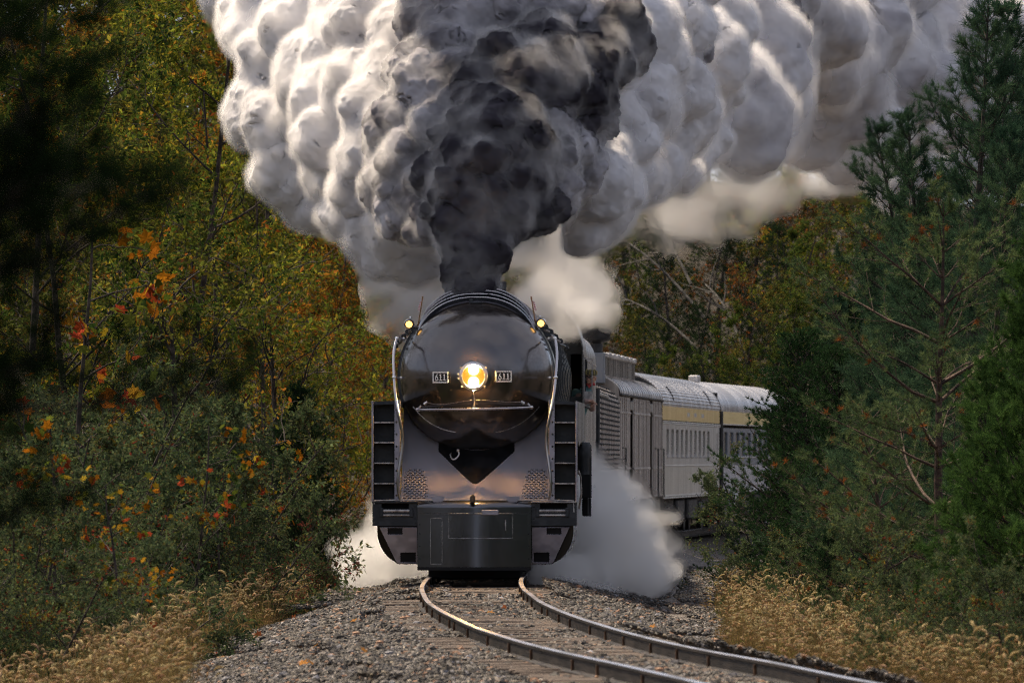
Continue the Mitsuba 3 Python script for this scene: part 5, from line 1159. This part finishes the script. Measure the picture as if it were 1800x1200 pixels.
def fog_medium(key, den, lo, h, albedo, g=.3):
    """A cloud whose density is given on a grid that starts at lo, with cells h wide."""
    n = np.array(den.shape)
    M = np.diag([*(n * h), 1.0]); M[:3, 3] = np.array(lo) - h / 2
    scene[key] = {'type': 'heterogeneous', 'albedo': rgb(*albedo), 'scale': 1.0, 'phase': {'type': 'hg', 'g': g},
                  'sigma_t': {'type': 'gridvolume', 'grid': mi.VolumeGrid(np.ascontiguousarray(np.transpose(den, (2, 1, 0))[..., None]).astype(np.float32)), 'filter_type': 'trilinear', 'to_world': T(M)}}
scene['smoke_mat'] = {'type': 'twosided', 'bsdf': {'type': 'diffuse', 'reflectance': {'type': 'mesh_attribute', 'name': 'vertex_color'}}}
lab('smoke_plume', 'tall billowing plume of white, grey and black smoke from the chimney', 'smoke', kind='stuff')
for i, blk in enumerate((smoke_block(5, [-6.2, 150.6, 3.6], [6.2, 168.4, 11.8], .056, (0, 167.5)), smoke_block(6, [-1.5, 168.5, 5.0], [15.5, 240, 18.5], .13, (167.5, 400), False))):
    for nm, m, x in blk:
        if nm == 'plume': lab(put('smoke_plume__billow', m, 'smoke_mat', smooth=True, color=x), kind='stuff')
        elif nm == 'steam': lab(put('smoke_plume__steam', m, 'clear_air', smooth=False, interior={'type': 'ref', 'id': f'thin_smoke_medium_{i}'}, exterior={'type': 'ref', 'id': f'thin_smoke_medium_{i}'}), kind='stuff')
        else:
            fog_medium(f'thin_smoke_medium_{i}', *x, (.95, .945, .945))
            lab(put('smoke_plume__thin_smoke', m, 'clear_air', smooth=False, interior={'type': 'ref', 'id': f'thin_smoke_medium_{i}'}), kind='stuff')
# steam blown out beside the wheels, and the thin drifting smoke over the wood
def fog_box(key, lo, hi, h, puffs, dens, nf, seed, albedo=(.999, .999, .999), soft=.9, below=None):
    lo, hi = np.array(lo, float), np.array(hi, float); n = np.ceil((hi - lo) / h).astype(int)
    g = np.stack(np.meshgrid(*[lo[a] + (np.arange(n[a]) + .5) * h for a in range(3)], indexing='ij'), -1)
    F = np.full(g.shape[:3], -9.0)
    for (x, y, r, d, k) in puffs:
        c = at(x, y, d); r = r * d / K
        F = np.maximum(F, k * (1 - np.linalg.norm((g - c) * [1, .45, 1], axis=-1) / (r * 1.25)))
    nz = meshkit.fbm(g * nf + seed, 5, seed)
    den = dens * sstep(.0, soft, F + (nz - .5) * 2.3) * (F > -1)
    w = np.minimum.reduce([np.minimum(g[..., a] - lo[a], hi[a] - g[..., a]) for a in range(3)]); den = den * sstep(0, 4 * h, w)
    fog_medium(key + '_medium', den, lo, h, albedo)
    med = {'type': 'ref', 'id': key + '_medium'}
    soft_den = zoom(zoom(den, .5, order=1), 1.0, order=1)
    for part, lev in (('outer_wisps', .012), ('steam', .06)):
        Q = soft_den - lev * dens
        Q[0], Q[-1], Q[:, 0], Q[:, -1], Q[:, :, 0], Q[:, :, -1] = -1, -1, -1, -1, -1, -1
        v, f = surface_nets(Q, lo + h, 2 * h)
        lab(put(f'{key}__{part}', trimesh.Trimesh(v, f, process=False), 'clear_air', smooth=False, interior=med, **({'exterior': med} if part == 'steam' else {})), kind='stuff')
    return key
lab(fog_box('ground_steam', [-3.6, 151.4, -.7], [5.2, 180, 3.3], .085,
    [(655, 985, 55, 154, 1), (690, 955, 55, 155, 1.2), (640, 1015, 40, 154, .8), (705, 1012, 45, 155, 1), (668, 900, 40, 157, .8), (720, 990, 50, 158, 1.2),
     (1058, 935, 82, 158, 1.5), (1108, 962, 66, 160, 1.1), (1035, 870, 42, 157, 1), (1080, 872, 42, 160, .9), (1025, 1000, 45, 155, 1.2), (985, 1015, 40, 154, 1), (1120, 1000, 50, 158, .9), (1060, 1005, 50, 156, 1), (1040, 830, 36, 160, .6)],
    2.6, (2.1, 1.0, 2.1), 3), 'low white steam billowing out beside the wheels of the engine', 'steam', kind='stuff')
